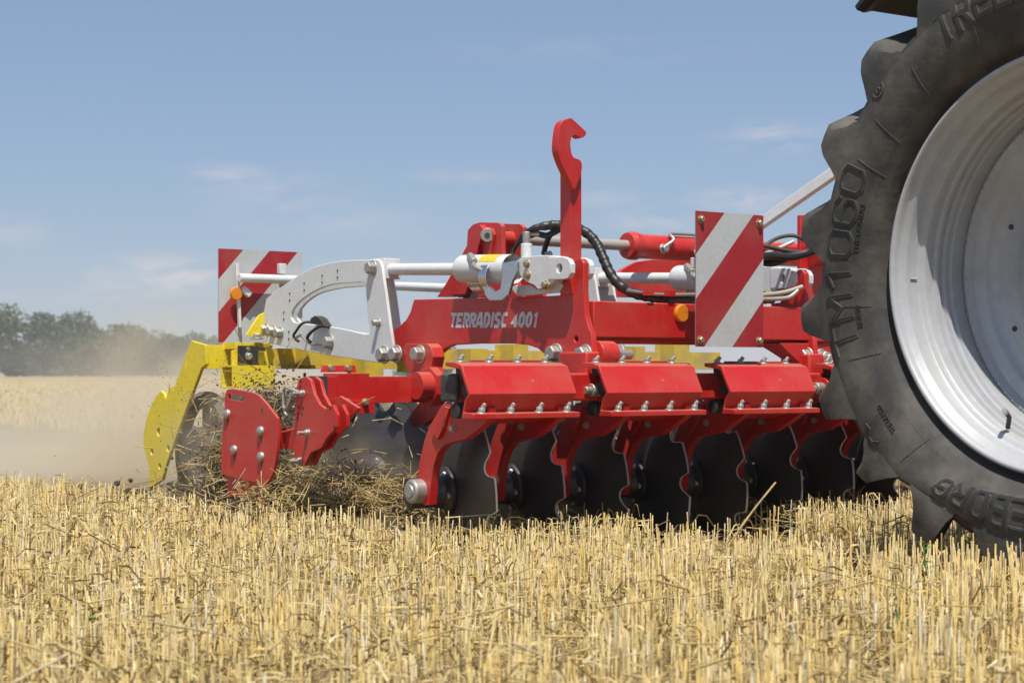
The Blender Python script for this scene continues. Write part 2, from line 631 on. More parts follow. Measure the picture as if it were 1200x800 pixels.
# ================================================================== SETTING
g = MB().m('ground')
g.face([(-800, -50, 0), (800, -50, 0), (800, 1400, 0), (-800, 1400, 0)])
go = g.build('field', smooth=False)
tag(go, kind='structure')

ORG = Vector((4.1, 5.2, 0))          # the harrow's base point, in the frame
L_END = 3.40                          # outboard end of the worked strip

def worked(x, y):
    l, b = to_frame(x, y)
    return (l > L_END + 0.05) & (l < 7.7) & (b > 5.30)

def tyre_zone(x, y):
    l, b = to_frame(x, y)
    return (l > 4.22) & (l < 4.90) & (b > 2.62) & (b < 6.0)

WX, WB = 4.24, 3.04

def scatter(y0, y1, dens, spread=0.44, worked_ok=False):
    """points in a wedge in front of the camera, uniform density per square metre"""
    area = spread * (y1 ** 2 - y0 ** 2)
    n = int(area * dens)
    y = np.sqrt(rng.random(n) * (y1 ** 2 - y0 ** 2) + y0 ** 2)
    x = (rng.random(n) * 2 - 1) * spread * y
    keep = ~worked(x, y) & ~tyre_zone(x, y) if not worked_ok else np.ones(n, bool)
    return x[keep], y[keep]

def lumpy(x, y):
    return (np.sin(x * 3.1 + 1.3 * np.sin(y * 1.7)) + np.sin(y * 2.3 + 1.7 * np.sin(x * 2.1)) + np.sin((x + y) * 5.3)) / 3

def stalk_set(y0, y1, dens, n, rad, hmean=0.132, hsd=0.022, tiller=4):
    x, y = scatter(y0, y1, dens / tiller)
    # plants tiller: several stalks rise from one crown
    x = np.repeat(x, tiller) + rng.normal(0, 0.016, len(x) * tiller)
    y = np.repeat(y, tiller) + rng.normal(0, 0.016, len(y) * tiller)
    ok = rng.random(len(x)) < 0.72 + 0.35 * lumpy(x * 1.6, y * 1.6)
    x, y = x[ok], y[ok]
    k = len(x)
    h = np.clip(rng.normal(hmean, hsd, k) + 0.012 * lumpy(x * 0.7, y * 0.7), 0.04, 0.24)
    h = h + 0.028 * 1.15 * np.clip((x - 0.7) / 0.5, 0, 1) * np.clip((5.6 - y) / 0.6, 0, 1) * np.clip((y - 3.4) / 0.6, 0, 1)
    broken = rng.random(k) < 0.30
    h = np.where(broken, h * rng.uniform(0.3, 0.9, k), h)
    lean = np.abs(rng.normal(0, 0.07, k))
    lean = np.where(rng.random(k) < 0.12, rng.uniform(0.2, 0.9, k), lean)
    az = rng.random(k) * 6.28
    base = np.stack([x, y, np.full(k, -0.005)], 1)
    top = base + np.stack([np.cos(az) * np.sin(lean) * h, np.sin(az) * np.sin(lean) * h, np.cos(lean) * h], 1)
    r = rad * rng.uniform(0.7, 1.3, k)
    return prisms(base, top, r * 1.08, r * 0.95, n)

parts = [stalk_set(1.7, 8.5, 1250, 5, 0.00205),
         stalk_set(8.5, 16, 330, 3, 0.0030),
         stalk_set(16, 40, 130, 3, 0.008, tiller=2),
         stalk_set(40, 120, 22, 3, 0.026, tiller=1)]
V, F = join_parts(parts)
st = np_mesh('stubble', V, F, M['straw'])
tag(st, 'golden cut stubble of grain stalks standing over the whole field', 'stubble', kind='stuff')

# loose straw and chaff between the stalks
def straw_set(y0, y1, dens, n=3, zmax=0.07, rad=0.0017, lmin=0.03, lmax=0.20):
    x, y = scatter(y0, y1, dens)
    k = len(x)
    az = rng.random(k) * 6.28
    el = rng.normal(0, 0.22, k)
    L = rng.uniform(lmin, lmax, k) * rng.uniform(0.4, 1, k)
    z = rng.random(k) ** 1.6 * zmax + 0.004 + L * np.abs(np.sin(el)) * 0.5
    c = np.stack([x, y, z], 1)
    d = np.stack([np.cos(az) * np.cos(el), np.sin(az) * np.cos(el), np.sin(el)], 1) * L[:, None] / 2
    r = rad * rng.uniform(0.5, 1.3, k)
    return prisms(c - d, c + d, r, r * 0.8, n, cap=False)

def leaf_set(y0, y1, dens):
    """curled dry leaf ribbons"""
    x, y = scatter(y0, y1, dens)
    k = len(x)
    az = rng.random(k) * 6.28
    L = rng.uniform(0.03, 0.11, k)
    w = rng.uniform(0.0012, 0.0042, k)
    z0 = rng.random(k) * 0.125
    curl = rng.uniform(-0.05, 0.05, k)
    V = np.zeros((k, 8, 3))
    for i in range(4):
        t = i / 3
        cx = x + np.cos(az) * L * t
        cy = y + np.sin(az) * L * t
        cz = z0 + curl * math.sin(t * 3.0) + 0.01
        ww = w * (1 - 0.6 * t)
        tw = t * 1.5 + az
        V[:, 2 * i] = np.stack([cx - np.sin(az) * ww * np.cos(tw), cy + np.cos(az) * ww * np.cos(tw), cz + ww * np.sin(tw)], 1)
        V[:, 2 * i + 1] = np.stack([cx + np.sin(az) * ww * np.cos(tw), cy - np.cos(az) * ww * np.cos(tw), cz - ww * np.sin(tw)], 1)
    idx = (np.arange(k) * 8)[:, None]
    F = [np.concatenate([idx + np.array([[2 * i, 2 * i + 1, 2 * i + 3, 2 * i + 2]]) for i in range(3)])]
    return V.reshape(-1, 3), F

V, F = join_parts([straw_set(1.7, 8.5, 480, zmax=0.10), straw_set(8.5, 15, 200, rad=0.003, zmax=0.10), leaf_set(1.7, 8.5, 560),
                   straw_set(1.7, 7.5, 40, n=4, zmax=0.15, rad=0.0022, lmin=0.06, lmax=0.22),
                   straw_set(1.7, 5.0, 14, n=5, zmax=0.16, rad=0.0022, lmin=0.15, lmax=0.32)])
ls = np_mesh('loose_straw', V, F, M['straw'])
tag(ls, 'broken straw and dry leaf shreds lying loose among the stubble', 'straw', kind='stuff')

# ------------------------------------------------------------------ trees on the horizon
def make_tree(name, h, w, seed, nl=10000):
    rr = np.random.default_rng(seed)
    root = bpy.data.objects.new(name, None)
    col.objects.link(root)
    t = MB().m('bark')
    pts = [(0, 0, -0.3), (0.1, 0, h * 0.2), (-0.1, 0.1, h * 0.45), (0.05, 0, h * 0.8)]
    t.tube(spline(pts, 4), [0.35 - 0.022 * i for i in range(13)], 8)
    for i in range(7):
        a = rr.random() * 6.28
        z = h * rr.uniform(0.2, 0.6)
        t.tube(spline([(0, 0, z), (math.cos(a) * w * 0.2, math.sin(a) * w * 0.2, z + h * 0.1), (math.cos(a) * w * 0.38, math.sin(a) * w * 0.38, z + h * 0.25)], 4),
               [0.14 - 0.012 * j for j in range(9)], 6)
    t.build('trunk', root)
    # leaf clumps spread unevenly through the crown's volume
    nc = 60
    cc = []
    while len(cc) < nc:
        p = rr.uniform(-1, 1, 3)
        if p[0] ** 2 + p[1] ** 2 < 1 and (p[2] < 0 or np.linalg.norm(p) < 1):
            cc.append(p)
    cc = np.array(cc) * np.array([w * 0.5, w * 0.5, h * 0.44])
    cc[:, 2] += h * 0.50
    cr = rr.uniform(0.10, 0.22, nc) * w
    pick = rr.integers(0, nc, nl)
    d = rr.normal(0, 1, (nl, 3))
    d /= np.linalg.norm(d, axis=1, keepdims=True)
    c = cc[pick] + d * cr[pick][:, None] * rr.uniform(0.55, 1.1, nl)[:, None]
    c[:, 2] = np.abs(c[:, 2]) + 0.2
    s = rr.uniform(0.18, 0.48, nl)
    a = rr.normal(0, 1, (nl, 3)); a /= np.linalg.norm(a, axis=1, keepdims=True)
    b = np.cross(a, rr.normal(0, 1, (nl, 3))); b /= np.linalg.norm(b, axis=1, keepdims=True)
    V = np.stack([c - a * s[:, None], c + b * s[:, None] * 0.6, c + a * s[:, None], c - b * s[:, None] * 0.6], 1).reshape(-1, 3)
    F = [(np.arange(nl) * 4)[:, None] + np.array([[0, 1, 2, 3]])]
    cro = np_mesh('crown', V, F, M['leaf'])
    cro.parent = root
    return root

protos = [make_tree('broadleaf_tree', 12, 11, 3), make_tree('broadleaf_tree', 11, 13, 5), make_tree('broadleaf_tree', 12.5, 9.5, 9)]
used = [False] * 3
# (pixel x, pixel height above the horizon, distance, which, label)
TREES = [(-8, 78, 300, 0, 'dark dense tree cut by the left border of the picture, tallest of the wood'),
         (-75, 66, 310, 1, 'tree outside the left border behind the dark dense tree'),
         (20, 34, 330, 2, 'low tree filling the notch between the dark border tree and the wood'),
         (52, 70, 325, 2, 'tall rounded tree standing first to the right of the notch in the wood'),
         (84, 66, 335, 1, 'wide tree with a level top in the tall left half of the wood'),
         (112, 58, 345, 0, 'tree with a stepped crown at the middle of the wood'),
         (136, 56, 350, 2, 'narrow tree rising slightly over the middle of the wood'),
         (160, 52, 355, 1, 'broad tree with a ragged top where the wood gets lower'),
         (186, 48, 362, 0, 'tree fading in the dust right of the broad ragged one'),
         (208, 42, 370, 2, 'small tree fading in dust just above the corner of the yellow roller frame'),
         (232, 44, 380, 1, 'hazy tree seen between yellow roller frame and striped warning board'),
         (262, 46, 385, 0, 'hazy tree behind the striped warning board at the rear'),
         (500, 78, 300, 2, 'single treetop peeping out between white gooseneck and red side plate')]
for (px, hp, D, k, lab) in TREES:
    if not used[k]:
        root = protos[k]
        used[k] = True
    else:
        root = protos[k].copy()
        col.objects.link(root)
        for ch in protos[k].children:
            c2 = ch.copy()
            col.objects.link(c2)
            c2.parent = root
    hh = hp / FPX * D + H
    s = hh / (12, 11, 12.5)[k]
    root.location = ((px - 600) / FPX * D, D, 0)
    root.rotation_euler = (0, 0, px * 0.7)
    root.scale = (s * random.uniform(0.95, 1.2), s * random.uniform(0.95, 1.2), s)
    tag(root, lab, 'tree', 'trees on the horizon')

# ================================================================== THE TRACTOR'S REAR WHEEL
def empty(name, origin):
    o = bpy.data.objects.new(name, None)
    col.objects.link(o)
    o.location = to_world(origin)
    o.rotation_euler = (0, 0, TH)
    return o

RT = 0.95
WC = pb(1249, 308, 1.0)              # direction to the wheel centre
# wheel face plane: choose the distance at which a 0.95 m radius spans 400 px
tY = FPX * RT / 407
WC = Vector(to_frame((1236 - 600) / FPX * tY, tY) + (H + (437 - 308) / FPX * tY,))
tractor = empty('tractor', Vector((WC.x, WC.y, 0)))
tag(tractor, 'tractor with black fender and big lugged rear tyre on a deep silver rim', 'tractor')
WO = Vector((WC.x, WC.y, 0))
AX = Vector((1, 0, 0))               # wheel axis points inboard
TW = 0.60                            # tyre width
# radial frame in the wheel plane: angle a measured anticlockwise from the top as the photo shows it (back = left in the picture)
DEFL = [False]
def wp(a, r, d):
    y, z = math.sin(a) * r, math.cos(a) * r
    if DEFL[0] and z < -0.42:           # the loaded tyre squats: its sidewall is pressed together near the ground
        q = -z
        k_ = max(0.0, min(1.0, (q - 0.55) / 0.19))
        k_ = k_ * k_ * (3 - 2 * k_)
        out = 0.060 * k_ * max(0.0, min(1.0, (r - 0.625) / 0.07)) * (1.0 if q < 0.72 else max(0.25, 1 - (q - 0.72) / 0.23 * 0.75))
        z = -(q - out)
        d = d - 0.015 * k_ * max(0.0, min(1.0, (r - 0.625) / 0.07)) * (1 if d < 0.1 else 0)
    return Vector((WC.x + d, WC.y + y, WC.z + z))

# tyre section (radius, depth along axis); depth 0 = rim flange plane, negative = bulging outward
side_prof = [(0.575, 0.030), (0.592, 0.034), (0.604, 0.030), (0.614, 0.014), (0.622, -0.006), (0.632, -0.018), (0.665, -0.036), (0.70, -0.048), (0.74, -0.055), (0.78, -0.055), (0.805, -0.049), (0.826, -0.034),
             (0.840, -0.008), (0.848, 0.022)]
def side_d(r):
    for (r0, d0), (r1, d1) in zip(side_prof[:-1], side_prof[1:]):
        if r <= r1:
            return d0 + (d1 - d0) * (r - r0) / (r1 - r0)
    return side_prof[-1][1]

ty = MB().m('tyre')
DEFL[0] = True
NS = 120
def ring_quads(mb, rings):
    vr = [[mb.bm.verts.new(p) for p in ring] for ring in rings]
    for A, B in zip(vr[:-1], vr[1:]):
        n = len(A)
        for i in range(n):
            mb._mark([mb.bm.faces.new((A[i], A[(i + 1) % n], B[(i + 1) % n], B[i]))])
prof = list(side_prof)
ty.m('tyre')
ring_quads(ty, [[wp(2 * math.pi * i / NS, r, d) for i in range(NS)] for (r, d) in prof[:-3]])
ty.m('tread')  # floor between the lugs, coloured dark so the gaps look shaded
ring_quads(ty, [[wp(2 * math.pi * i / NS, r, d) for i in range(NS)] for (r, d) in prof[-4:]])
tread = [(0.848, 0.022), (0.868, 0.06), (0.882, 0.12), (0.886, TW / 2), (0.882, TW - 0.12), (0.868, TW - 0.06), (0.848, TW - 0.022)]
ring_quads(ty, [[wp(2 * math.pi * i / NS, r, d) for i in range(NS)] for (r, d) in tread])
ty.m('tyre')
ring_quads(ty, [[wp(2 * math.pi * i / NS, r, TW - d) for i in range(NS)] for (r, d) in prof[::-1]])
# tread lugs: curved bars from each shoulder to past the centre line
NL = 20
def lug(a_c, flip):
    st_ = []
    S = 9
    for k in range(S):
        t = k / (S - 1)
        if k == 0:
            dep, top, bot = -0.0495, 0.845, 0.805
        elif k == 1:
            dep, top, bot = -0.0440, 0.900, 0.806
        elif k == 2:
            dep, top, bot = -0.024, 0.936, 0.830
        else:
            dep = 0.004 + (t - 0.22) / 0.78 * (TW * 0.56)
            top, bot = 0.944 + 0.008 * t, 0.852
        sh = -0.30 * max(0.0, t - 0.22) ** 0.85                       # the bar sweeps forward towards the tyre's centre
        # half widths (radians) at the foot, at mid height and at the top; the rear flank is the steeper one
        if k == 0:
            W = ((-.138, -.122, -.095), (.104, .090, .074))
        elif k == 1:
            W = ((-.124, -.084, -.058), (.094, .054, .046))
        elif k == 2:
            W = ((-.112, -.074, -.052), (.086, .050, .042))
        else:
            q_ = 0.055 - 0.016 * min(1, (t - 0.3) * 1.6)
            W = ((-q_ * 1.45, -q_ * 1.1, -q_ * .9), (q_ * 1.3, q_, q_ * .85))
        st_.append((dep, top, bot, sh, W))
    secs = []
    for (dep, top, bot, sh, W) in st_:
        d = TW - dep if flip else dep
        ac = a_c + sh
        mid = bot + (top - bot) * 0.42
        hh = top - bot
        if k < 3:
            # sawtooth end at the shoulder: long gentle flank on one side, steep one on the other
            g_ = (1.34, 1.24, 1.14)[k]
            P_ = [(-.126, 0), (-.092, .26), (-.064, .60), (-.034, .90), (-.012, .99), (.036, 1.0), (.050, .97), (.062, .40), (.100, 0)]
            secs.append([wp(ac + x * g_, bot + hh * y, d) for x, y in P_])
        else:
            P_ = [(W[0][0], 0), (W[0][1], .45), (W[0][2], .86), (W[0][2] * .8, .98), (0, 1.0), (W[1][2] * .8, .985), (W[1][2], .88), (W[1][1], .42), (W[1][0], 0)]
            secs.append([wp(ac + x, bot + hh * y, d) for x, y in P_])
    vs = [[ty.bm.verts.new(p) for p in s] for s in secs]
    for A, B in zip(vs[:-1], vs[1:]):
        for i in range(len(A)):
            j = (i + 1) % len(A)
            ty.bm.faces.new((A[i], A[j], B[j], B[i])).material_index = ty.mi
    ty.bm.faces.new(vs[0]).material_index = ty.mi
    ty.bm.faces.new(vs[-1][::-1]).material_index = ty.mi
A0 = R(135.3)
for i in range(NL):
    a = A0 - 2 * math.pi * i / NL
    lug(a, False)
    lug(a + math.pi / NL, True)

# raised lettering on the sidewall: letters as strokes in a unit cell, swept as ridges around the tyre
GL = {
    'T': [[(0, 1), (1, 1)], [(.5, 1), (.5, 0)]],
    'R': [[(0, 0), (0, 1), (.75, 1), (1, .85), (1, .62), (.75, .48), (0, .48)], [(.5, .48), (1, 0)]],
    'E': [[(1, 1), (0, 1), (0, 0), (1, 0)], [(0, .5), (.8, .5)]],
    'L': [[(0, 1), (0, 0), (1, 0)]],
    'B': [[(0, 0), (0, 1), (.75, 1), (1, .88), (1, .64), (.8, .52), (1, .38), (1, .12), (.75, 0), (0, 0)], [(0, .52), (.8, .52)]],
    'O': [[(.25, 0), (0, .15), (0, .85), (.25, 1), (.75, 1), (1, .85), (1, .15), (.75, 0), (.25, 0)]],
    'G': [[(1, .8), (.75, 1), (.25, 1), (0, .85), (0, .15), (.25, 0), (.75, 0), (1, .15), (1, .48), (.55, .48)]],
    'M': [[(0, 0), (0, 1), (.5, .45), (1, 1), (1, 0)]],
    '1': [[(.1, .8), (.6, 1), (.6, 0)]],
    '0': [[(.25, 0), (0, .15), (0, .85), (.25, 1), (.75, 1), (1, .85), (1, .15), (.75, 0), (.25, 0)]],
    '6': [[(1, .85), (.75, 1), (.25, 1), (0, .85), (0, .15), (.25, 0), (.75, 0), (1, .15), (1, .4), (.75, .55), (0, .55)]],
    'P': [[(0, 0), (0, 1), (1, 1), (1, .5), (0, .5)]],
    'A': [[(0, 0), (.5, 1), (1, 0)], [(.2, .4), (.8, .4)]],
    'D': [[(0, 0), (0, 1), (.7, 1), (1, .8), (1, .2), (.7, 0), (0, 0)]],
}
def stroke(mb, pts, wd, hi, a_start, r_base, h, w_ang, key):
    """a bar following pts; unit cell mapped to arc: x clockwise, y outward; raised hi above the sidewall"""
    P = [Vector((x * w_ang * (r_base + h / 2), y * h, 0)) for x, y in pts]
    # subdivide long segments so bars follow the arc
    Q = []
    for a, b in zip(P[:-1], P[1:]):
        m_ = max(1, int((b - a).length / 0.012))
        for i in range(m_):
            Q.append(a.lerp(b, i / m_))
    Q.append(P[-1])
    offs = []
    for i, q in enumerate(Q):
        t0 = (Q[i] - Q[i - 1]).normalized() if i else None
        t1 = (Q[i + 1] - Q[i]).normalized() if i < len(Q) - 1 else None
        t = (t0 + t1) if (t0 is not None and t1 is not None) else (t0 if t1 is None else t1)
        if t.length < 1e-4:
            t = t1
        t.normalize()
        nrm = Vector((-t.y, t.x, 0))
        sc = 1.0
        if t0 is not None and t1 is not None:
            sc = 1 / max(0.55, nrm.dot(Vector((-t0.y, t0.x, 0))))
        if i == 0:
            q = q - t * wd / 2
        if i == len(Q) - 1:
            q = q + t * wd / 2
        offs.append((q, nrm * wd / 2 * sc))
    mb.m(key)
    def mp3(v, up):
        rr_ = r_base + v.y
        a = a_start - v.x / (r_base + h / 2)
        return wp(a, rr_, side_d(rr_) - up)
    rows = []
    for q, o in offs:
        rows.append([mb.bm.verts.new(mp3(q + o * 1.25, -0.002)), mb.bm.verts.new(mp3(q + o * 0.8, hi)),
                     mb.bm.verts.new(mp3(q - o * 0.8, hi)), mb.bm.verts.new(mp3(q - o * 1.25, -0.002))])
    for A, B in zip(rows[:-1], rows[1:]):
        for i in range(3):
            mb._mark([mb.bm.faces.new((A[i], A[i + 1], B[i + 1], B[i]))])
    for e in (rows[0], rows[-1]):
        mb._mark([mb.bm.faces.new(e)])

def arc_word(mb, word, a_start, a_end, r_base, h, wd, hi, gap=0.28, key='letter', outline=False):
    n = len(word)
    cell = (a_start - a_end) / n
    for i, ch in enumerate(word):
        a = a_start - cell * i
        w = cell * (1 - gap)
        for s in GL[ch]:
            if outline:
                stroke(mb, s, wd * 1.55, hi * 0.55, a, r_base, h, w, 'tyre')
            stroke(mb, s, wd, hi, a, r_base, h, w, key)

arc_word(ty, 'TRELLEBORG', R(27.5), R(-24.5), 0.732, 0.082, 0.015, 0.0035, 0.34, outline=True)
arc_word(ty, 'TRELLEBORG', R(204), R(150), 0.706, 0.082, 0.015, 0.0035, 0.34, outline=True)
arc_word(ty, 'TM1060', R(108.5), R(63), 0.700, 0.082, 0.013, 0.0035, 0.26, key='tyre')
arc_word(ty, 'TM1060', R(108.2), R(62.7), 0.700, 0.082, 0.005, 0.0052, 0.26, key='letter')
arc_word(ty, 'TM1060', R(-70), R(-112), 0.722, 0.080, 0.013, 0.006, 0.26)
# small print
for (a0, a1, rb) in ((R(85), R(72), 0.676), (R(104), R(98), 0.676), (R(132), R(124), 0.70)):
    arc_word(ty, 'TREOBRDOAL'[:8], a0, a1, rb, 0.013, 0.0018, 0.003, 0.3, key='letter')
# size mark: ring with a small emblem, and thin mould lines across the sidewall
cA = R(49); 
ringp = [(0.5 + 0.5 * math.cos(k * math.pi / 8), 0.5 + 0.5 * math.sin(k * math.pi / 8)) for k in range(17)]
stroke(ty, ringp, 0.005, 0.004, cA, 0.775, 0.05, 0.060, 'tyre')
stroke(ty, [(.3, .3), (.5, .75), (.7, .3), (.3, .3)], 0.004, 0.004, cA, 0.775, 0.05, 0.060, 'tyre')
stroke(ty, [(0, .2), (.3, .6), (.6, .6), (.9, .2), (1.3, .3)], 0.004, 0.004, R(131), 0.76, 0.05, 0.07, 'tyre')
for a in (39, 54, 64, 99, 112, 140, 158, 172, 20, 2):
    stroke(ty, [(0, 0), (0.25, 1)], 0.0022, 0.0022, R(a), 0.645, 0.10, 0.10, 'tyre')
for rr_ in (0.655,):
    P = [wp(2 * math.pi * i / NS, rr_, side_d(rr_) + 0.0005) for i in range(NS + 1)]
    ty.m('tyre').tube(P, 0.0016, 5)

DEFL[0] = False
# rim: lip, stepped barrel, weld, dished centre (all depths inward along the axle)
rm = MB().m('rim')
rim_prof = [(0.584, 0.022), (0.590, 0.010), (0.589, 0.000), (0.584, -0.004), (0.577, -0.003), (0.572, 0.004), (0.570, 0.016), (0.566, 0.024), (0.556, 0.030), (0.551, 0.040), (0.549, 0.078),
            (0.544, 0.084), (0.532, 0.088), (0.529, 0.094), (0.528, 0.126), (0.517, 0.131), (0.516, 0.140), (0.525, 0.146), (0.524, 0.155), (0.512, 0.160), (0.511, 0.168), (0.519, 0.174), (0.517, 0.182), (0.506, 0.187), (0.505, 0.235), (0.508, 0.240),
            (0.498, 0.237), (0.492, 0.246), (0.484, 0.262), (0.455, 0.268), (0.446, 0.276), (0.440, 0.292), (0.420, 0.300), (0.36, 0.306), (0.34, 0.300), (0.30, 0.27), (0.24, 0.262), (0.16, 0.262),
            (0.155, 0.24), (0.150, 0.235), (0.10, 0.235), (0.09, 0.22), (0.0, 0.22)]
ring_quads(rm, [[wp(2 * math.pi * i / 160, max(r, 1e-4), d) for i in range(160)] for (r, d) in rim_prof])
hb = rm
for i in range(10):
    a = 2 * math.pi * i / 10 + 0.2
    hb.bolt(wp(a, 0.20, 0.262), (-1, 0, 0), 0.018, 0.024, 0.026)
for i in range(8):
    a = 2 * math.pi * i / 8 + 1.22
    hb.m('dark').cyl(wp(a, 0.40, 0.3005), wp(a, 0.40, 0.304), 0.009, 12)
rm.m('rim')
for a_ in (92, 236, 318):
    q0 = [wp(R(a_), r_, d_ - 0.0015) for r_, d_ in ((0.548, 0.05), (0.546, 0.078))]
    rm.tube(q0, 0.0022, 6)
    rm.tube([wp(R(a_), 0.508, 0.188), wp(R(a_), 0.506, 0.234)], 0.0024, 6)
va = R(152)
rm.m('dark').tube([wp(va, 0.520, 0.115), wp(va, 0.485, 0.100), wp(va, 0.468, 0.075)], 0.007, 10)
rm.m('zinc').tube([wp(va, 0.468, 0.075), wp(va, 0.462, 0.064)], 0.0085, 10)
for i in range(90):
    a_ = 2 * math.pi * i / 90
    rm.m('rim').lathe([(0, -0.002), (0.006, -0.001), (0.004, 0.0035), (0, 0.004)], wp(a_, 0.4985, 0.238), (-1, 0, 0), 8)
rim = rm.build('rear_wheel', tractor, WO, angle=50)
# ty mesh
tyo = ty.build('tyre', rim, WO, angle=42)
md = tyo.modifiers.new('bevel', 'BEVEL')
md.width = 0.004; md.segments = 2; md.limit_method = 'ANGLE'; md.angle_limit = R(48)
# fender: a black curved shell over the tyre
fd = MB().m('fender')
sec = [(1.030, 0.00), (1.022, -0.02), (1.035, -0.045), (1.060, -0.04), (1.075, 0.0), (1.085, 0.3), (1.075, 0.62), (1.045, 0.62), (1.055, 0.3), (1.045, 0.03)]
rows = []
for i in range(30):
    a = R(40.5) - R(110) * i / 29
    k = 1.0 if i else 0.75
    rows.append([fd.bm.verts.new(wp(a, 1.05 + (r - 1.05) * k + 0.006, d)) for r, d in sec])
for A, B in zip(rows[:-1], rows[1:]):
    for i in range(len(sec)):
        j = (i + 1) % len(sec)
        fd._mark([fd.bm.faces.new((A[i], A[j], B[j], B[i]))])
for e in (rows[0], rows[-1]):
    fd._mark([fd.bm.faces.new(e)])
fd.build('fender', tractor, WO, bevel=0.004)
ax_ = MB().m('dark')
ax_.cyl(WC + Vector((0.28, 0, 0)), WC + Vector((1.2, 0, 0)), 0.13, 24)
ax_.box(WC + Vector((1.35, -0.1, 0.05)), (0.5, 0.9, 0.5))
ax_.build('axle_housing', tractor, WO, bevel=0.02)

# ================================================================== THE DISC HARROW
harrow = empty('disc_harrow', ORG)
tag(harrow, 'red disc harrow with notched discs, white goosenecks and yellow rear roller', 'harrow')
def part(mb, name, parent=None, bevel=0.0025, **kw):
    return mb.build(name, parent if parent is not None else harrow, ORG, bevel=bevel, **kw)
OUT = Vector((-1, 0, 0))            # outboard, facing the camera's side
FWD = Vector((0, -1, 0))
L1 = Vector((1, 0, 0))
B1 = Vector((0, 1, 0))
Z1 = Vector((0, 0, 1))

SPL = 4.10                           # plane of the outer side plate
GAP = 1.14                           # distance to the second side plate

def pls(pts, l):
    return [pl(x, y, l) for x, y in pts]
def pbs(pts, b):
    return [pb(x, y, b) for x, y in pts]
def shift(o_list, d):
    """copies parts (with their sub-parts) along the working width"""
    out = []
    for o in o_list:
        c = o.copy()
        col.objects.link(c)
        c.location = o.location + Vector(d)
        for ch in o.children:
            c2 = ch.copy()
            col.objects.link(c2)
            c2.parent = c
        out.append(c)
    return out

def circ_loop_l(px, py, l, rb, rz=None, n=12):
    c = pl(px, py, l)
    rz = rz or rb
    return [c + Vector((0, math.cos(2 * math.pi * i / n) * rb, math.sin(2 * math.pi * i / n) * rz)) for i in range(n)]

# ---- side plate with the big lettering
sp = MB().m('red')
outer = [(485, 351), (540, 349.5), (600, 348.5), (640, 347), (656, 346), (661, 336), (670, 320), (673, 307), (677, 303), (681, 303), (684, 308), (684, 340), (685.5, 368), (689, 382), (693, 392),
         (694, 405), (696.5, 424), (690, 428), (655, 427), (646, 424), (640, 416.5), (630, 408), (618, 404), (600, 402.5), (560, 402.5), (531, 404), (523, 407), (515, 414), (510, 420), (506, 426), (482, 426),
         (466, 420), (462, 405), (458, 388.5), (468, 382), (476, 374.5), (481, 365), (483.5, 356)]
sp.plate([pls(outer, SPL), circ_loop_l(675, 397, SPL, 0.012)], L1 * 0.024)
# bushing and clamp bracket at the rear lower corner
sp.plate([pls([(473, 406), (476, 402.5), (500, 402.5), (505, 407), (507.5, 418), (505, 430), (510, 452), (505, 468), (494, 472), (489, 452), (478, 433), (474, 424)], SPL - 0.060)], L1 * 0.058)
# bottom front lug with threaded tie bolt
c = pl(690, 415, SPL)
sp.cyl(c + Vector((0.022, -0.01, 0)), c + Vector((0.10, -0.01, 0)), 0.048, 24)
sp.m('zinc').cyl(c + Vector((0.10, -0.01, 0)), c + Vector((0.12, -0.01, 0)), 0.034, 6)
sp.cyl(c + Vector((0.12, -0.01, 0)), c + Vector((0.19, -0.01, 0)), 0.018, 14)
for (x, y, r_) in ((652, 414, 1.0), (686.5, 415.5, 1.05)):
    sp.bolt(pl(x, y, SPL), OUT, 0.030, 0.030, 0.038)
for (x, y) in ((492.5, 415),):
    sp.bolt(pl(x, y, SPL - 0.06), OUT, 0.030, 0.030, 0.038)
side_plate = part(sp, 'side_plate')

# lettering on the outer side plate
GF = {
    'T': [[(-.05, .9), (1.05, .9)], [(.5, .9), (.5, -.0)]],
    'E': [[(1, .9), (.12, .9), (.12, .1), (1, .1)], [(.12, .5), (.85, .5)]],
    'R': [[(.12, 0), (.12, .9), (.62, .9), (.88, .8), (.88, .6), (.62, .46), (.12, .46)], [(.45, .46), (.95, 0)]],
    'A': [[(.0, 0), (.36, .93), (.64, .93), (1.0, 0)], [(.2, .30), (.8, .30)]],
    'D': [[(.12, .1), (.12, .9), (.6, .9), (.88, .72), (.88, .28), (.6, .1), (.0, .1)]],
    'I': [[(.5, 0), (.5, 1)]],
    'S': [[(.95, .88), (.3, .9), (.12, .76), (.2, .58), (.8, .42), (.88, .24), (.7, .1), (.05, .12)]],
    'C': [[(.95, .86), (.35, .9), (.12, .7), (.12, .3), (.35, .1), (.95, .14)]],
    '4': [[(.72, 0), (.72, .95), (.08, .32), (1.02, .32)]],
    '0': [[(.4, .1), (.14, .3), (.14, .7), (.4, .9), (.62, .9), (.86, .7), (.86, .3), (.62, .1), (.38, .1)]],
    '1': [[(.2, .72), (.6, .93), (.6, 0)]],
}
lm = MB().m('label')
org, pR, pT = pl(527, 384, SPL), pl(630.5, 384, SPL), pl(527, 366.3, SPL)
ux, uy = (pR - org), Vector((0, 0, pT.z - org.z))
word = 'TERRADISC 4001'
wid = {'I': 0.55, ' ': 0.45, '1': 0.8, 'A': 1.08}
tot = sum(wid.get(c, 1.0) for c in word)
xcur, lay = 0.0, 0
hh_ = uy.length
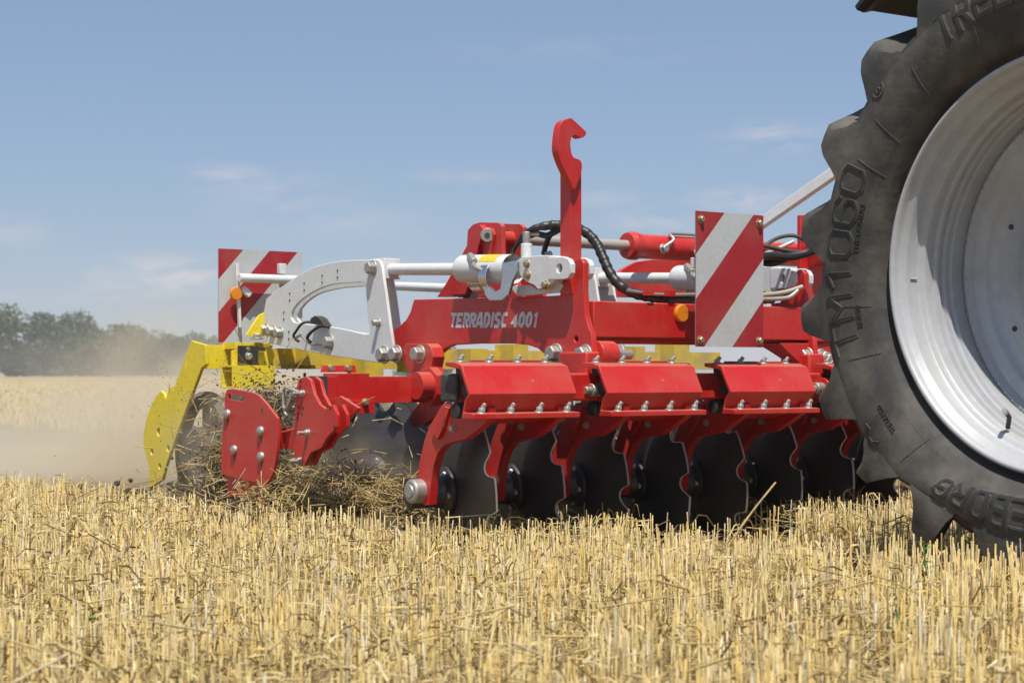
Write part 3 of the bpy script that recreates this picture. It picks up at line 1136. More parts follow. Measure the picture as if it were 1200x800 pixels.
for ch in word:
    wc = wid.get(ch, 1.0) / tot
    for st0 in GF.get(ch, []):
        P2 = [Vector((xcur * ux.length + x * wc * 0.80 * ux.length + 0.26 * y * hh_, y * hh_, 0)) for x, y in st0]
        wdt = 0.25 * hh_
        L_, R_ = [], []
        for i, q in enumerate(P2):
            t0 = (P2[i] - P2[i - 1]).normalized() if i else None
            t1 = (P2[i + 1] - P2[i]).normalized() if i < len(P2) - 1 else None
            t = (t0 + t1).normalized() if (t0 and t1) else (t0 or t1)
            nn = Vector((-t.y, t.x, 0))
            scl = 1.0
            if t0 and t1:
                scl = 1 / max(0.6, nn.dot(Vector((-t0.y, t0.x, 0))))
            L_.append(q + nn * wdt / 2 * scl); R_.append(q - nn * wdt / 2 * scl)
        lay += 1
        off_ = 0.0008 + 0.00012 * (lay % 5)
        def m3(v):
            v = Vector((v.x, max(0.0, min(hh_, v.y)), 0))
            return org + ux.normalized() * v.x + Vector((0, 0, v.y)) + Vector((-off_, 0, 0))
        for i in range(len(P2) - 1):
            lm.face([m3(L_[i]), m3(L_[i + 1]), m3(R_[i + 1]), m3(R_[i])])
    xcur += wc
lt = part(lm, 'lettering', side_plate, bevel=0, smooth=False)

# ---- goosenecks (white), pair of plates either side of the side plate
go_outer = [(310, 384), (309, 366), (312, 350), (320, 343), (330, 336), (350, 322), (370, 312), (390, 307), (405, 305), (420, 304.6), (436, 304.5), (441, 304), (445, 306), (447, 312), (452, 345), (457, 382), (461, 408), (459, 420),
            (450, 425), (444, 425), (390, 417), (358, 411), (314, 402)]
go_hole = [(341, 371), (343, 363), (349, 355), (360, 346), (378, 336.5), (394, 332.5), (410, 331.5), (427, 331.5), (429, 345), (431, 370), (432.5, 391), (410, 387), (388, 383), (350, 378.5), (343, 376)]
gn = MB().m('white')
GO = SPL - 0.055
gn.plate([pls(go_outer, GO), pls(spline([(x, y, 0) for x, y in go_hole], 3, True) and [(v.x, v.y) for v in spline([(x, y, 0) for x, y in go_hole], 3, True)], GO)], L1 * 0.014)
for (x, y) in ((396, 317), (378, 323), (357, 332), (340, 344), (333, 366), (339, 389)):
    for dy in (0, 8):
        gn.m('dark').cyl(pl(x, y + dy, GO - 0.0006), pl(x, y + dy, GO + 0.002), 0.006, 10)
gn.m('white')
gneck = part(gn, 'gooseneck')
gn2 = MB().m('white')
off = 0.105
go_in = [(314, 386), (313, 368), (316, 353), (324, 345), (334, 338), (353, 324), (372, 314), (390, 309), (420, 307), (440, 306), (452, 307), (456, 312), (462, 345), (467, 382), (470, 405), (466, 418), (455, 422), (444, 422), (392, 415), (360, 409), (318, 400)]
hole_in = [(348, 372), (352, 362), (360, 353), (372, 345), (388, 340), (406, 337), (432, 336), (440, 345), (446, 370), (449, 391), (420, 389), (392, 385), (356, 379)]
lp = pls(go_in, GO + off)
hl = pls([(v.x, v.y) for v in spline([(x, y, 0) for x, y in hole_in], 3, True)], GO + off)
gn2.plate([lp, hl], L1 * 0.014)
# spacer tubes and floor sheet between the two plates
for (x, y, r_) in ((437, 314, 0.022), (450, 415, 0.026), (320, 388, 0.02), (387, 401, 0.02)):
    c = pl(x, y, GO)
    gn2.cyl(c + Vector((0.012, 0, 0)), c + Vector((off + 0.004, 0, 0)), r_, 16)
for (x, y, rh) in ((437, 314, 0.026), (450.5, 415.5, 0.030), (465.5, 415, 0.030), (312, 386, 0.022), (320.6, 388, 0.022), (329, 390, 0.022), (387, 401, 0.026), (444, 378, 0.014)):
    l_ = GO if x < 460 else GO - 0.004
    gn2.bolt(pl(x, y, l_), OUT, rh, 0.026, rh * 1.28)
part(gn2, 'gooseneck_inner_plate', gneck)

# ---- hydraulic depth cylinder over the side plate (runs fore and aft)
def hyd(parent=None):
    cy = MB()
    a = pl(440, 315.5, SPL + 0.0)
    bpt = pl(676, 315, SPL + 0.0)
    d = (bpt - a).normalized()
    Lc = (bpt - a).length
    def at(px_):
        q = pl(px_, 315.3, SPL)
        return a + d * ((q - a).dot(d))
    cy.m('white')
    cy.box(at(451) , (0.082, 0.115, 0.085))
    cy.cyl(at(457), at(545), 0.0245, 24)
    cy.lathe([(0, 0), (0.044, 0.0), (0.054, 0.012), (0.056, 0.02), (0.056, (at(545) - at(606)).length)], at(541), d, 32)
    # gland and base casting
    P = pls([(606, 305), (612, 301), (640, 299), (652, 300), (655, 306), (655, 318), (649, 330), (640, 337), (630, 339), (626, 334), (616, 330), (609, 322)], SPL - 0.052)
    cy.plate([P], L1 * 0.104)
    cy.cyl(at(648), at(663), 0.042, 24)
    cy.cyl(at(636), at(650), 0.034, 24)
    # clevis: two ears around the side plate's tip
    for l_ in (SPL - 0.034, SPL + 0.034):
        ear = [(656, 302), (674, 301.5), (680, 304), (683, 310), (683, 320), (680, 326), (674, 328), (656, 328)]
        q = [p + Vector((l_ - SPL, 0, 0)) for p in pls(ear, SPL)]
        hole = [p + Vector((l_ - SPL, 0, 0)) for p in circ_loop_l(669.5, 315, SPL, 0.017, n=14)]
        cy.plate([q, hole], L1 * 0.022 * (1 if l_ > SPL else -1))
    cy.m('brass').cyl(pl(669.5, 315, SPL) + Vector((-0.044, 0, 0)), pl(669.5, 315, SPL) + Vector((0.05, 0, 0)), 0.0165, 16)
    for (x, y) in ((618, 309), (619, 322)):
        cy.bolt(pl(x, y, SPL - 0.052), OUT, 0.012, 0.012, 0.016, key='brass')
    cy.bolt(pl(640, 334, SPL - 0.052), OUT, 0.014, 0.014, 0.018, key='brass')
    cy.m('zinc').tube(spline([pl(553, 303, SPL - 0.03), pl(556, 312, SPL - 0.07), pl(566, 317, SPL - 0.065)], 5), 0.010, 8)
    cy.m('zinc').tube([pl(551, 300, SPL - 0.03), pl(556, 307, SPL - 0.06)], 0.016, 8)
    # port on top
    c = at(617) + Vector((0, 0, 0.04))
    cy.m('white').cyl(c, c + Vector((0, 0, 0.055)), 0.022, 16)
    cy.m('zinc').cyl(c + Vector((0, 0, 0.055)), c + Vector((0, 0, 0.10)), 0.015, 8)
    return cy, at, d
cy, at_, dcy = hyd()
cyl_o = part(cy, 'depth_cylinder')
stk = MB().m('sticker')
# warning sticker wrapped on the barrel
c = at_(590)
stk.lathe([(0.0568, 0), (0.0568, 0.11)], at_(592), -dcy, 10, up=Vector((0, 0, 1)), a0=R(-62), a1=R(-8))
part(stk, 'warning_sticker', cyl_o, bevel=0)
# bent polished stop clips hanging on the rod side of the barrel
cl = MB().m('alu')
for (p0, w_) in ((578, 0.075), (588, 0.05)):
    c = at_(p0) + Vector((0, 0, -0.0))
    rr_ = 0.060
    dd = -dcy
    cl.lathe([(rr_, 0), (rr_ + 0.006, 0.0), (rr_ + 0.006, w_), (rr_, w_)], c + Vector((-0.012, 0, -0.03)), dd, 22, up=Vector((0, 0, 1)), close=True, a0=R(-225) if p0 == 588 else R(-190), a1=R(-110) if p0 == 578 else R(-50))
P = pls([(588, 308), (598, 306), (606, 305), (606, 318), (600, 330), (596, 345), (588, 352), (573, 352), (568, 345), (566, 335), (574, 336), (580, 342), (586, 338), (588, 325)], SPL - 0.075)
cl.plate([P], L1 * 0.012)
part(cl, 'stop_clip', cyl_o)
lo = MB().m('white')
lo.plate([pls([(598, 337), (604, 334), (622, 334), (628, 339), (640, 339), (648, 333), (657, 331), (659, 335), (654, 343), (606, 347)], SPL - 0.02)], L1 * 0.012)
part(lo, 'cylinder_rest', cyl_o)

# the same set again at the second side plate further inboard
sp2 = MB().m('red')
out2 = [(646, 347), (656, 346), (661, 336), (670, 320), (673, 307), (677, 303), (681, 303), (684, 308), (684, 340), (685.5, 368), (689, 382), (693, 392), (694, 405), (696.5, 424), (690, 428), (672, 427), (664, 405), (650, 398)]
sp2.plate([[p + Vector((GAP, 0, 0)) for p in pls(out2, SPL)]], L1 * 0.024)
sp2.bolt(pl(686.5, 415.5, SPL) + Vector((GAP, 0, 0)), OUT, 0.030, 0.030, 0.038)
part(sp2, 'side_plate')
lv = MB().m('white')
lev = [(428, 305), (440, 304), (446, 307), (449, 320), (455, 365), (461, 408), (458, 420), (444, 425), (436, 400), (432, 360)]
lv.plate([[p + Vector((GAP, 0, 0)) for p in pls(lev, GO)]], L1 * 0.014)
lv.plate([[p + Vector((GAP + 0.1, 0, 0)) for p in pls(lev, GO)]], L1 * 0.014)
lv.cyl(pl(438, 314, GO) + Vector((GAP, 0, 0)), pl(438, 314, GO) + Vector((GAP + 0.1, 0, 0)), 0.022, 16)
lv.bolt(pl(438, 314, GO) + Vector((GAP, 0, 0)), OUT, 0.024, 0.024, 0.032, key='brass')
part(lv, 'depth_lever')
shift([cyl_o], (GAP, 0, 0))

# ---- hook post on the front corner
hk = MB().m('red')
hb_ = 5.08
q0, q1 = pb(661, 300, hb_), pb(671, 300, hb_)
zt = pb(668, 196, hb_).z
zb = pb(668, 345, hb_).z
lc = (pb(676, 300, hb_).x)
hk.box(((lc - 0.012), hb_ + 0.02, (zt + zb) / 2), (0.050, 0.062, zt - zb))
ho = [(665, 139), (657, 143.5), (653.5, 157), (652.4, 175), (656, 188.5), (662, 202), (667, 212), (672, 222), (676, 214), (680.5, 200), (681, 192), (678, 187), (671, 184), (668, 175), (668, 164), (671.6, 158.5), (676, 159.5), (679, 162), (684, 160), (686, 156), (684.5, 153),
      (671, 140.5), (668, 138.5)]
hk.plate([[p + Vector((0.004, 0, 0)) for p in spline(pbs(ho, hb_ - 0.035), 4, True)]], B1 * 0.034)
part(hk, 'hook_post')

# ---- main cross beam with amber reflector and its bolted flanges
def lat_box(mb, px0, py_t, py_b, b, l0, l1, depth):
    zt_, zb_ = pb(px0, py_t, b).z, pb(px0, py_b, b).z
    mb.box(((l0 + l1) / 2, b + depth / 2, (zt_ + zb_) / 2), (l1 - l0, depth, zt_ - zb_))
    return zt_, zb_
bmn = MB().m('red')
zt_, zb_ = lat_box(bmn, 700, 352.5, 395, 4.99, SPL + 0.03, 6.6, 0.13)
bmn.box((5.9, 4.984, (zt_ + zb_) / 2 - 0.02), (1.3, 0.01, 0.10))
bmn.box((5.35, 5.05, zb_ - 0.012), (2.4, 0.05, 0.02))
bmn.plate([pbs([(886, 402), (912, 402), (926, 418), (932, 432), (935, 452), (965, 452), (965, 402)], 4.99)], B1 * 0.015)
bmn.bolt(pb(962, 419, 4.985), FWD, 0.028, 0.03, 0.036, stud=0.02)
main_beam = part(bmn, 'main_beam', bevel=0.006)
rf = MB().m('orange')
rf.lathe([(0, -0.010), (0.030, -0.010), (0.034, -0.004), (0.034, 0.004), (0, 0.004)], pb(798.5, 367, 4.985), B1, 26)
part(rf, 'reflector', main_beam, bevel=0)

# ---- warning boards: red and white diagonal stripes
def clip(poly, nx, ny, c, keep):
    """keep the side where (nx*x+ny*y - c)*keep >= 0"""
    out = []
    for i in range(len(poly)):
        a, b = poly[i], poly[(i + 1) % len(poly)]
        da, db = (nx * a[0] + ny * a[1] - c) * keep, (nx * b[0] + ny * b[1] - c) * keep
        if da >= 0:
            out.append(a)
        if da * db < 0:
            t = da / (da - db)
            out.append((a[0] + (b[0] - a[0]) * t, a[1] + (b[1] - a[1]) * t))
    return out
def board(o3, ex, ez, w, h, stripes, nrm, thick=0.004, bolts=()):
    """o3 = lower left corner; ex, ez = directions; stripes = sorted offsets of u+v... bands that are red"""
    mb = MB().m('zinc')
    c = o3 + ex * w / 2 + ez * h / 2 - nrm * (thick / 2 + 0.0008)
    rot = Matrix((ex, ez, nrm)).transposed()
    mb.box(c, (w, h, thick), rot)
    edges = [-10.0] + [s for st in stripes for s in st] + [10.0]
    rect = [(0, 0), (w, 0), (w, h), (0, h)]
    k = 1.10
    for i in range(len(edges) - 1):
        poly = clip(rect, -k, 1, edges[i], 1)
        poly = clip(poly, -k, 1, edges[i + 1], -1) if len(poly) > 2 else []
        if len(poly) > 2:
            mb.m('rred' if i % 2 else 'rwhite')
            mb.face([o3 + ex * p[0] + ez * p[1] for p in poly])
    for (u, v) in bolts:
        mb.bolt(o3 + ex * u * w + ez * v * h, nrm, 0.011, 0.012, 0.016, key='brass')
    return mb
Bb = 4.84
tl, tr, bl = pb(817.5, 247, Bb), pb(896.5, 250, Bb), pb(815.5, 406, Bb)
w_, h_ = tr.x - tl.x, tl.z - bl.z
ex, ez = Vector((1, 0, 0)), Vector((0, 0, 1))
k = 1.10
def off_at(u, v):
    return v * h_ - k * u * w_
st_r = [(off_at(0, 1 - 50 / 158), 10.0)]
# red bands: top-left corner, middle band, bottom-right corner
sb = [(off_at(0, 0) - 9, off_at(0.53, 0)), (off_at(0, 0.09), off_at(0, 0.35)), (off_at(0, 0.68), 9)]
sb = [(off_at(0.53, 0) - 5, off_at(0.53, 0)), (off_at(0.12, 0), off_at(0, 0.35)), (off_at(0, 0.68), 5)]
wb = board(Vector((bl.x, Bb, bl.z)), ex, ez, w_, h_, sb, FWD, bolts=[(0.07, 0.94), (0.93, 0.94), (0.06, 0.05), (0.93, 0.05)])
wbo = part(wb, 'warning_board', bevel=0)
wbo['label'] = 'striped warning board on the front of the main beam'
wbb = MB().m('white')
wbb.box((bl.x + w_ / 2, Bb + 0.03, bl.z + h_ * 0.62), (w_ * 0.92, 0.03, 0.04))
wbb.box((bl.x + w_ / 2, Bb + 0.08, bl.z + h_ * 0.35), (0.05, 0.14, 0.05))
part(wbb, 'board_bracket', wbo)

Br = 7.56
tl, tr, bl = pb(253.5, 291, Br), pb(352, 295, Br), pb(256, 401, Br)
w_, h_ = tr.x - tl.x, tl.z - bl.z
k = 1.10
sb = [(off_at(0, 0.02), off_at(0, 0.33)), (off_at(0, 0.68), 5)]
sb = [(off_at(0.06, 0) - 0.0, off_at(0, 0.32)), (off_at(0, 0.67), 5)]
wb2 = board(Vector((bl.x, Br, bl.z)), ex, ez, w_, h_, sb, FWD)
wb2o = part(wb2, 'warning_board', bevel=0)
wb2o['label'] = 'striped warning board at the rear over the yellow roller frame'
bk = MB().m('white')
bk.tube([pb(277.5, 309, Br - 0.02), pb(281, 384, Br - 0.02)], 0.011, 4)
a_, b_ = pb(280, 325.5, Br - 0.05), pb(352, 326, Br - 0.05)
bk.cyl(a_, a_ + Vector((0.75, 0, 0)), 0.021, 16)
bk.box(pb(330, 315, Br - 0.02), (0.035, 0.03, 0.05))
bk.box(pb(288, 342, Br - 0.03), (0.05, 0.03, 0.03), Matrix.Rotation(R(35), 3, 'Y'))
part(bk, 'board_bracket', wb2o)
rf2 = MB().m('orange')
rf2.lathe([(0, -0.012), (0.028, -0.010), (0.032, -0.003), (0.032, 0.003), (0, 0.003)], pb(276.5, 344, Br - 0.035), B1, 22)
part(rf2, 'reflector', wb2o, bevel=0)

# ---- folding bracket and folding cylinder behind the side plate
FB = 4.36
fb = MB().m('red')
fo = [(512, 348), (524, 330), (536, 308), (547, 288), (548, 270), (554, 263), (562, 260.5), (584, 261), (588, 265), (588, 292), (590, 305), (606, 330), (612, 348)]
fb.plate([pls(fo, FB)], L1 * 0.02)
fb.plate([[p + Vector((0.11, 0, 0)) for p in pls(fo, FB)]], L1 * 0.02)
fb.plate([pls([(524, 345), (545, 310), (551, 290), (551, 272), (556, 265), (562, 263), (566, 268), (560, 290), (556, 312), (545, 345)], FB - 0.03)], L1 * 0.03)
fb.plate([pls([(566, 300), (563, 275), (566, 268), (571, 266), (577, 268), (579, 275), (576, 290), (575, 302)], FB - 0.012)], L1 * 0.012)
fb.m('zinc').cyl(pl(571, 275.5, FB - 0.028), pl(571, 275.5, FB + 0.14), 0.028, 24)
fb.m('dark').cyl(pl(571, 275.5, FB - 0.0285), pl(571, 275.5, FB - 0.03), 0.011, 14)
fb.m('dark').box(pl(551, 346, FB - 0.005), (0.01, 0.09, 0.05))
fold_bracket = part(fb, 'folding_bracket')
fc = MB().m('red')
FBb = pl(588, 278, FB + 0.06).y
y0 = FBb
def fcp(px):
    q = pb(px, 0, y0)
    return Vector((q.x, y0, 1.205 - 0.0 * px))
a = pb(590, 279.5, y0)
def fc_at(px):
    q = pb(px, 280, y0)
    return Vector((q.x, y0, a.z))
fc.cyl(fc_at(586), fc_at(604), 0.030, 24)
fc.cyl(fc_at(602), fc_at(610), 0.036, 24)
fc.cyl(fc_at(610), fc_at(616), 0.026, 24)
fc.cyl(fc_at(734), fc_at(738), 0.056, 28, 0.062)
fc.cyl(fc_at(738), fc_at(745), 0.062, 28)
fc.cyl(fc_at(745), fc_at(980), 0.054, 28)
fc.m('rod').cyl(fc_at(614), fc_at(736), 0.023, 20)
fc.m('zinc').tube(spline([fc_at(769) + Vector((0, -0.06, 0.0)), fc_at(777) + Vector((0, -0.07, 0.03)), fc_at(778) + Vector((0, -0.04, 0.055)), fc_at(790) + Vector((0, -0.03, 0.062)), fc_at(850) + Vector((0, -0.03, 0.062))], 4), 0.008, 8)
fc.bolt(fc_at(768) + Vector((0, -0.052, -0.01)), FWD, 0.018, 0.02, 0.022)
fc.bolt(fc_at(808) + Vector((0, -0.052, -0.02)), FWD, 0.018, 0.02, 0.022)
part(fc, 'folding_cylinder')
# red rear carrier behind the second gooseneck
rc = MB().m('red')
rc.plate([pbs([(716, 348), (720, 330), (728, 316), (745, 307), (765, 304), (800, 304), (830, 309), (900, 312), (960, 318), (960, 352)], 6.35)], B1 * 0.02)
rc.plate([pbs([(938, 252), (962, 252), (990, 330), (1000, 420), (938, 420)], 5.30)], B1 * 0.02)
for y in (258, 273, 288):
    rc.m('dark').cyl(pb(945, y, 5.2985), pb(945, y, 5.302), 0.008, 10)
    rc.m('red')
rc.box(pb(930, 300, 5.45), (0.5, 0.08, 0.07))
rc.box(pb(905, 296, 5.6), (0.35, 0.05, 0.05))
rc.cyl(pb(950, 300, 5.28), pb(985, 296, 5.28), 0.045, 20)
part(rc, 'carrier_frame')

# ---- stay running up to the tractor
sy = MB().m('white')
p0, p1 = pb(889, 264, 5.35), pb(1010, 180, 4.9)
dd = (p1 - p0)
rot = dd.to_track_quat('X', 'Z').to_matrix()
sy.box((p0 + p1) / 2, (dd.length, 0.040, 0.042), rot)
part(sy, 'top_stay', bevel=0.003)

# ---- hoses
hs = MB().m('hose')
mainp = [(600, 298, 5.45), (606, 286, 5.42), (614, 274, 5.40), (628, 267, 5.36), (648, 264, 5.32), (668, 265, 5.28), (686, 272, 5.24), (698, 284, 5.2), (706, 300, 5.16), (714, 318, 5.12), (726, 334, 5.08), (744, 344, 5.05), (770, 349, 5.04), (800, 351, 5.04), (850, 352, 5.05), (905, 350, 5.06)]
pts = spline([pb(x, y, b) for x, y, b in mainp], 14)
rad = [0.008 + 0.011 * min(1, max(0, (i - 30) / 25)) for i in range(len(pts))]
hs.tube(pts, rad, 12, wave=0.07, wl=0.034)
def hose(ptsl, r, key='hose'):
    hs.m(key).tube(spline([pb(*p) for p in ptsl], 8), r, 10)
hose([(617, 278, 5.40), (628, 274, 5.38), (640, 276, 5.36), (650, 272, 5.33), (660, 266, 5.30)], 0.012)
hose([(637, 298, 5.42), (640, 286, 5.4), (645, 275, 5.36), (655, 266, 5.3)], 0.011)
hose([(612, 292, 5.41), (611, 284, 5.40), (617, 278, 5.38)], 0.008)
hs.m('zinc').tube([pb(622, 274, 5.39), pb(632, 273.5, 5.37)], 0.013, 10)
hs.m('zinc').tube([pb(640, 299, 5.40), pb(646, 297, 5.38)], 0.012, 8)
for (x, y) in ((760, 343), (785, 344)):
    hs.m('red').box(pb(x, y, 4.99), (0.03, 0.03, 0.02))
hose([(735, 340, 5.03), (770, 345, 5.02), (815, 345, 5.02)], 0.006, 'zinc')
hose([(885, 301, 5.0), (905, 300, 5.0), (925, 301, 4.98), (945, 297, 4.95), (965, 290, 4.9), (1000, 284, 4.85)], 0.017)
hose([(885, 305, 5.05), (905, 308, 5.02), (925, 301, 5.0), (940, 298, 4.98)], 0.016)
hose([(890, 298, 5.05), (902, 284, 5.05), (918, 277, 5.03), (934, 277, 5.0), (950, 287, 4.98)], 0.008, 'cap')
hose([(890, 300, 5.03), (910, 292, 5.02), (930, 283, 5.0)], 0.008, 'rod')
hose([(890, 287, 5.04), (905, 290, 5.02), (922, 294, 5.0), (940, 296, 4.98)], 0.009, 'cap')
hose([(888, 346, 5.0), (910, 344, 4.99), (925, 341, 4.98), (940, 336, 4.97)], 0.009, 'rod')
hose([(888, 350, 5.0), (910, 350, 4.99), (925, 348, 4.98), (935, 340, 4.97)], 0.009, 'rod')
part(hs, 'hose', bevel=0)

# ---- front disc beam: square tube with plug, clamp shells, rubber rolls, arms, discs
BT = 4.95
zc = pb(530, 454, BT).z
l_left = pb(526, 454, BT).x
tb = MB().m('red')
tb.box(((l_left + 6.3) / 2 + 0.02, BT + 0.004, zc), (6.3 - l_left - 0.04, 0.098, 0.098))
tb.m('cap').box((l_left + 0.008, BT + 0.004, zc), (0.02, 0.094, 0.094))
# brackets from the side plates down to the beam
for dl in (0, GAP):
    tb.m('red').box((SPL + dl + 0.012, 5.03, pb(690, 430, 5.0).z - 0.03), (0.10, 0.16, 0.17))
front_beam = part(tb, 'front_disc_beam', bevel=0.008)

PITCH = 0.296
def shell_pts(l0, l1):
    # profile in the (b, z) plane from the clamp's top flange to its bottom flange, found from the first shell's outline
    zt1 = pb(545, 424.5, 4.90).z; z2 = pb(548, 427.5, 4.84).z
    zcr = pb(555, 462, 4.785).z; z3 = pb(552, 483.5, 4.80).z
    zf = pb(550, 482, 4.86).z
    return [(4.935, zt1 + 0.002), (4.880, zt1), (4.840, z2 - 0.002), (4.790, zcr), (4.812, zcr - 0.020), (4.830, z3), (4.772, z3 - 0.003), (4.772, z3 - 0.021), (4.842, z3 - 0.020), (4.824, zcr - 0.022), (4.804, zcr), (4.850, z2 - 0.014), (4.935, zt1 - 0.012)]
def make_shell(l0, l1):
    prof = shell_pts(l0, l1)
    s = MB().m('red')
    s.plate([[Vector((l0, b, z)) for b, z in prof]], L1 * (l1 - l0))
    zt1 = prof[0][1]
    zf = prof[6][1]
    for i in range(4):
        l_ = l0 + 0.045 + i * (l1 - l0 - 0.09) / 3
        ax = Vector((0.35, -0.30, 1)).normalized()
        s.bolt(Vector((l_, 4.790, zf)), Vector((0.10, -0.10, 1)), 0.013, 0.016, 0.018, stud=0.0)
        s.m('zinc').cyl(Vector((l_, 4.790, zf + 0.012)), Vector((l_, 4.790, zf + 0.012)) + Vector((0.011, -0.007, 0.021)), 0.0080, 10)
        s.bolt(Vector((l_ , 4.912, zt1)), Z1, 0.012, 0.012, 0.017)
        s.m('zinc').cyl(Vector((l_, 4.912, zt1 + 0.008)), Vector((l_, 4.912, zt1 + 0.008)) + Vector((0.010, -0.006, 0.015)), 0.0075, 10)
        s.m('red')
    return s, prof
s1l = pb(549, 485, 4.80).x
s1r = pb(674, 487, 4.80).x
sh, prof = make_shell(s1l, s1r)
shell = part(sh, 'clamp_shell', bevel=0.004)
rb = MB().m('black')
for (b_, z_, r_, px_) in ((4.895, pb(541, 433, 4.895).z, 0.027, 539), (4.855, pb(548, 457, 4.855).z, 0.026, 546), (4.925, pb(533, 481, 4.925).z, 0.027, 533)):
    rb.cyl(Vector((pb(px_, 450, b_).x, b_, z_)), Vector((s1r + 0.02, b_, z_)), r_, 20)
part(rb, 'rubber_roll', shell, bevel=0.003)
# lower half of the clamp, behind the beam
lw = MB().m('red')
lw.plate([[Vector((s1l + 0.11, b, z)) for b, z in ((4.94, zc + 0.095), (5.03, zc + 0.03), (5.05, zc - 0.05), (4.95, zc - 0.125), (4.83, zc - 0.088), (4.83, zc - 0.080), (4.94, zc - 0.11), (5.03, zc - 0.045), (5.01, zc + 0.02), (4.94, zc + 0.08))]], L1 * (s1r - s1l - 0.13))
part(lw, 'clamp_back', shell)
for kx in range(1, 4):
    shift([shell], (2 * PITCH * kx, 0, 0))

# lug with tie bolt between the first two shells, repeated along the beam
def make_lug():
    m_ = MB().m('red')
    c = pb(707, 457, 4.90)
    m_.cyl(c + Vector((-0.02, 0.0, 0)), c + Vector((0.06, 0.0, 0)), 0.042, 24)
    m_.box(c + Vector((0.02, 0.06, 0.0)), (0.075, 0.12, 0.075))
    m_.plate([[c + Vector((0.0, y, z)) for y, z in ((-0.03, 0.035), (0.08, 0.07), (0.12, 0.02), (0.12, -0.06), (0.0, -0.05), (-0.035, -0.03))]], L1 * 0.02)
    m_.m('zinc').cyl(c + Vector((-0.06, 0, 0)), c + Vector((-0.02, 0, 0)), 0.024, 16)
    m_.cyl(c + Vector((-0.085, 0, 0)), c + Vector((-0.06, 0, 0)), 0.014, 12)
    return m_
lg = part(make_lug(), 'beam_lug')
shift([lg], (GAP, 0, 0))

AL = pl(489, 574, 3.53).x
arm_out = [(535, 474), (527, 474), (518, 474), (511, 486), (503, 500), (497.5, 515), (491.5, 541), (489, 562), (491, 586), (497, 592), (503, 591), (505.5, 562), (508, 545), (513, 530), (521, 520.5), (533, 517), (545, 514.5), (557, 505.5), (571, 493),
           (573, 478), (560, 470)]
def make_arm(l0):
    a = MB().m('red')
    lp_ = [p + Vector((l0 - AL, 0, 0)) for p in pls(arm_out, AL)]
    a.plate([lp_], L1 * 0.032)
    sh_ = Vector((l0 - AL, 0, 0))
    # stiffening flank and clamp bolt
    a.plate([[p + sh_ for p in pls([(520, 476), (512, 490), (506, 503), (512, 515), (520, 500), (526, 478)], AL - 0.012)]], L1 * 0.012)
    a.bolt(pl(531, 502, AL) + sh_, OUT, 0.011, 0.010, 0.013, key='zinc')
    hubc = pl(493, 575, AL) + sh_
    a.m('zinc').lathe([(0, -0.052), (0.022, -0.052), (0.024, -0.046), (0.036, -0.046), (0.042, -0.040), (0.043, 0.0), (0, 0)], hubc, L1, 28)
    return a, hubc
ar, hubc = make_arm(AL)
arm = part(ar, 'disc_arm', bevel=0.006)

def disc_mesh(c, axis, ek='edge', Rd=0.335, notches=10, depth=0.055, hub_r=0.068, hub_len=0.15, phase=0.3):
    """notched dished disc; c = centre of its rim plane, axis points away from the hub side"""
    mb = MB()
    ax = Vector(axis).normalized()
    u = Vector((0, 0, 1)); u = (u - ax * u.dot(ax)).normalized()
    w = ax.cross(u)
    n = 180
    def rim_r(a):
        x = ((a + phase) * notches / (2 * math.pi)) % 1.0
        half = 0.20
        dx_ = (x - 0.5) / half
        if abs(dx_) < 1:
            return Rd - 0.048 * math.sqrt(1 - dx_ * dx_)
        return Rd
    rs = [0.0, 0.05, 0.09, 0.13, 0.17, 0.21, 0.235]
    def dish(r):
        return -depth * (1 - min(1.0, (r / Rd)) ** 2)
    front, back = [], []
    for sgn, store in ((0, front), (1, back)):
        for r in rs + ['rim1', 'rim']:
            ring = []
            for i in range(n):
                a = 2 * math.pi * i / n
                if r == 'rim':
                    q = rim_r(a)
                elif r == 'rim1':
                    q = rim_r(a) - 0.007
                else:
                    q = r
                th = 0.0075 if r != 'rim' else 0.0015
                d_ = dish(q) + sgn * th
                ring.append(mb.bm.verts.new(Vector(c) + ax * d_ + (u * math.cos(a) + w * math.sin(a)) * max(q, 0.001)))
            store.append(ring)
    def skin(rings, keys):
        for (A, B), k_ in zip(zip(rings[:-1], rings[1:]), keys):
            mb.m(k_)
            for i in range(n):
                j = (i + 1) % n
                mb._mark([mb.bm.faces.new((A[i], A[j], B[j], B[i]))])
    skin(front, ['disc'] * (len(rs)) + [ek])
    skin(back, ['disc'] * (len(rs)) + [ek])
    skin([front[-1], back[-1]], [ek])
    # hub flange and bearing on the outboard (convex) side
    mb.m('disc')
    mb.lathe([(0, -depth - 0.002), (hub_r * 1.25, -depth - 0.002), (hub_r * 1.25, -depth - 0.014), (hub_r * 0.95, -depth - 0.03), (hub_r * 0.82, -depth - 0.06), (hub_r * 0.80, -depth - hub_len), (0, -depth - hub_len)], c, ax, 28)
    for i in range(5):
        a = 2 * math.pi * i / 5 + 0.5
        p = Vector(c) + ax * (-depth - 0.012) + (u * math.cos(a) + w * math.sin(a)) * hub_r * 0.98
        mb.bolt(p, -ax, 0.012, 0.014, 0.014, key='zinc')
    return mb
def disc_at(hub, yaw, tilt=0.0, gap=0.15, **kw):
    ax = Vector((math.cos(yaw), math.sin(yaw), tilt))
    c = Vector(hub) + Vector((gap + 0.03, 0, 0.0))
    return disc_mesh(c, ax, **kw)
dm = disc_at(hubc, R(-15), 0.06)
disc = part(dm, 'disc', bevel=0)
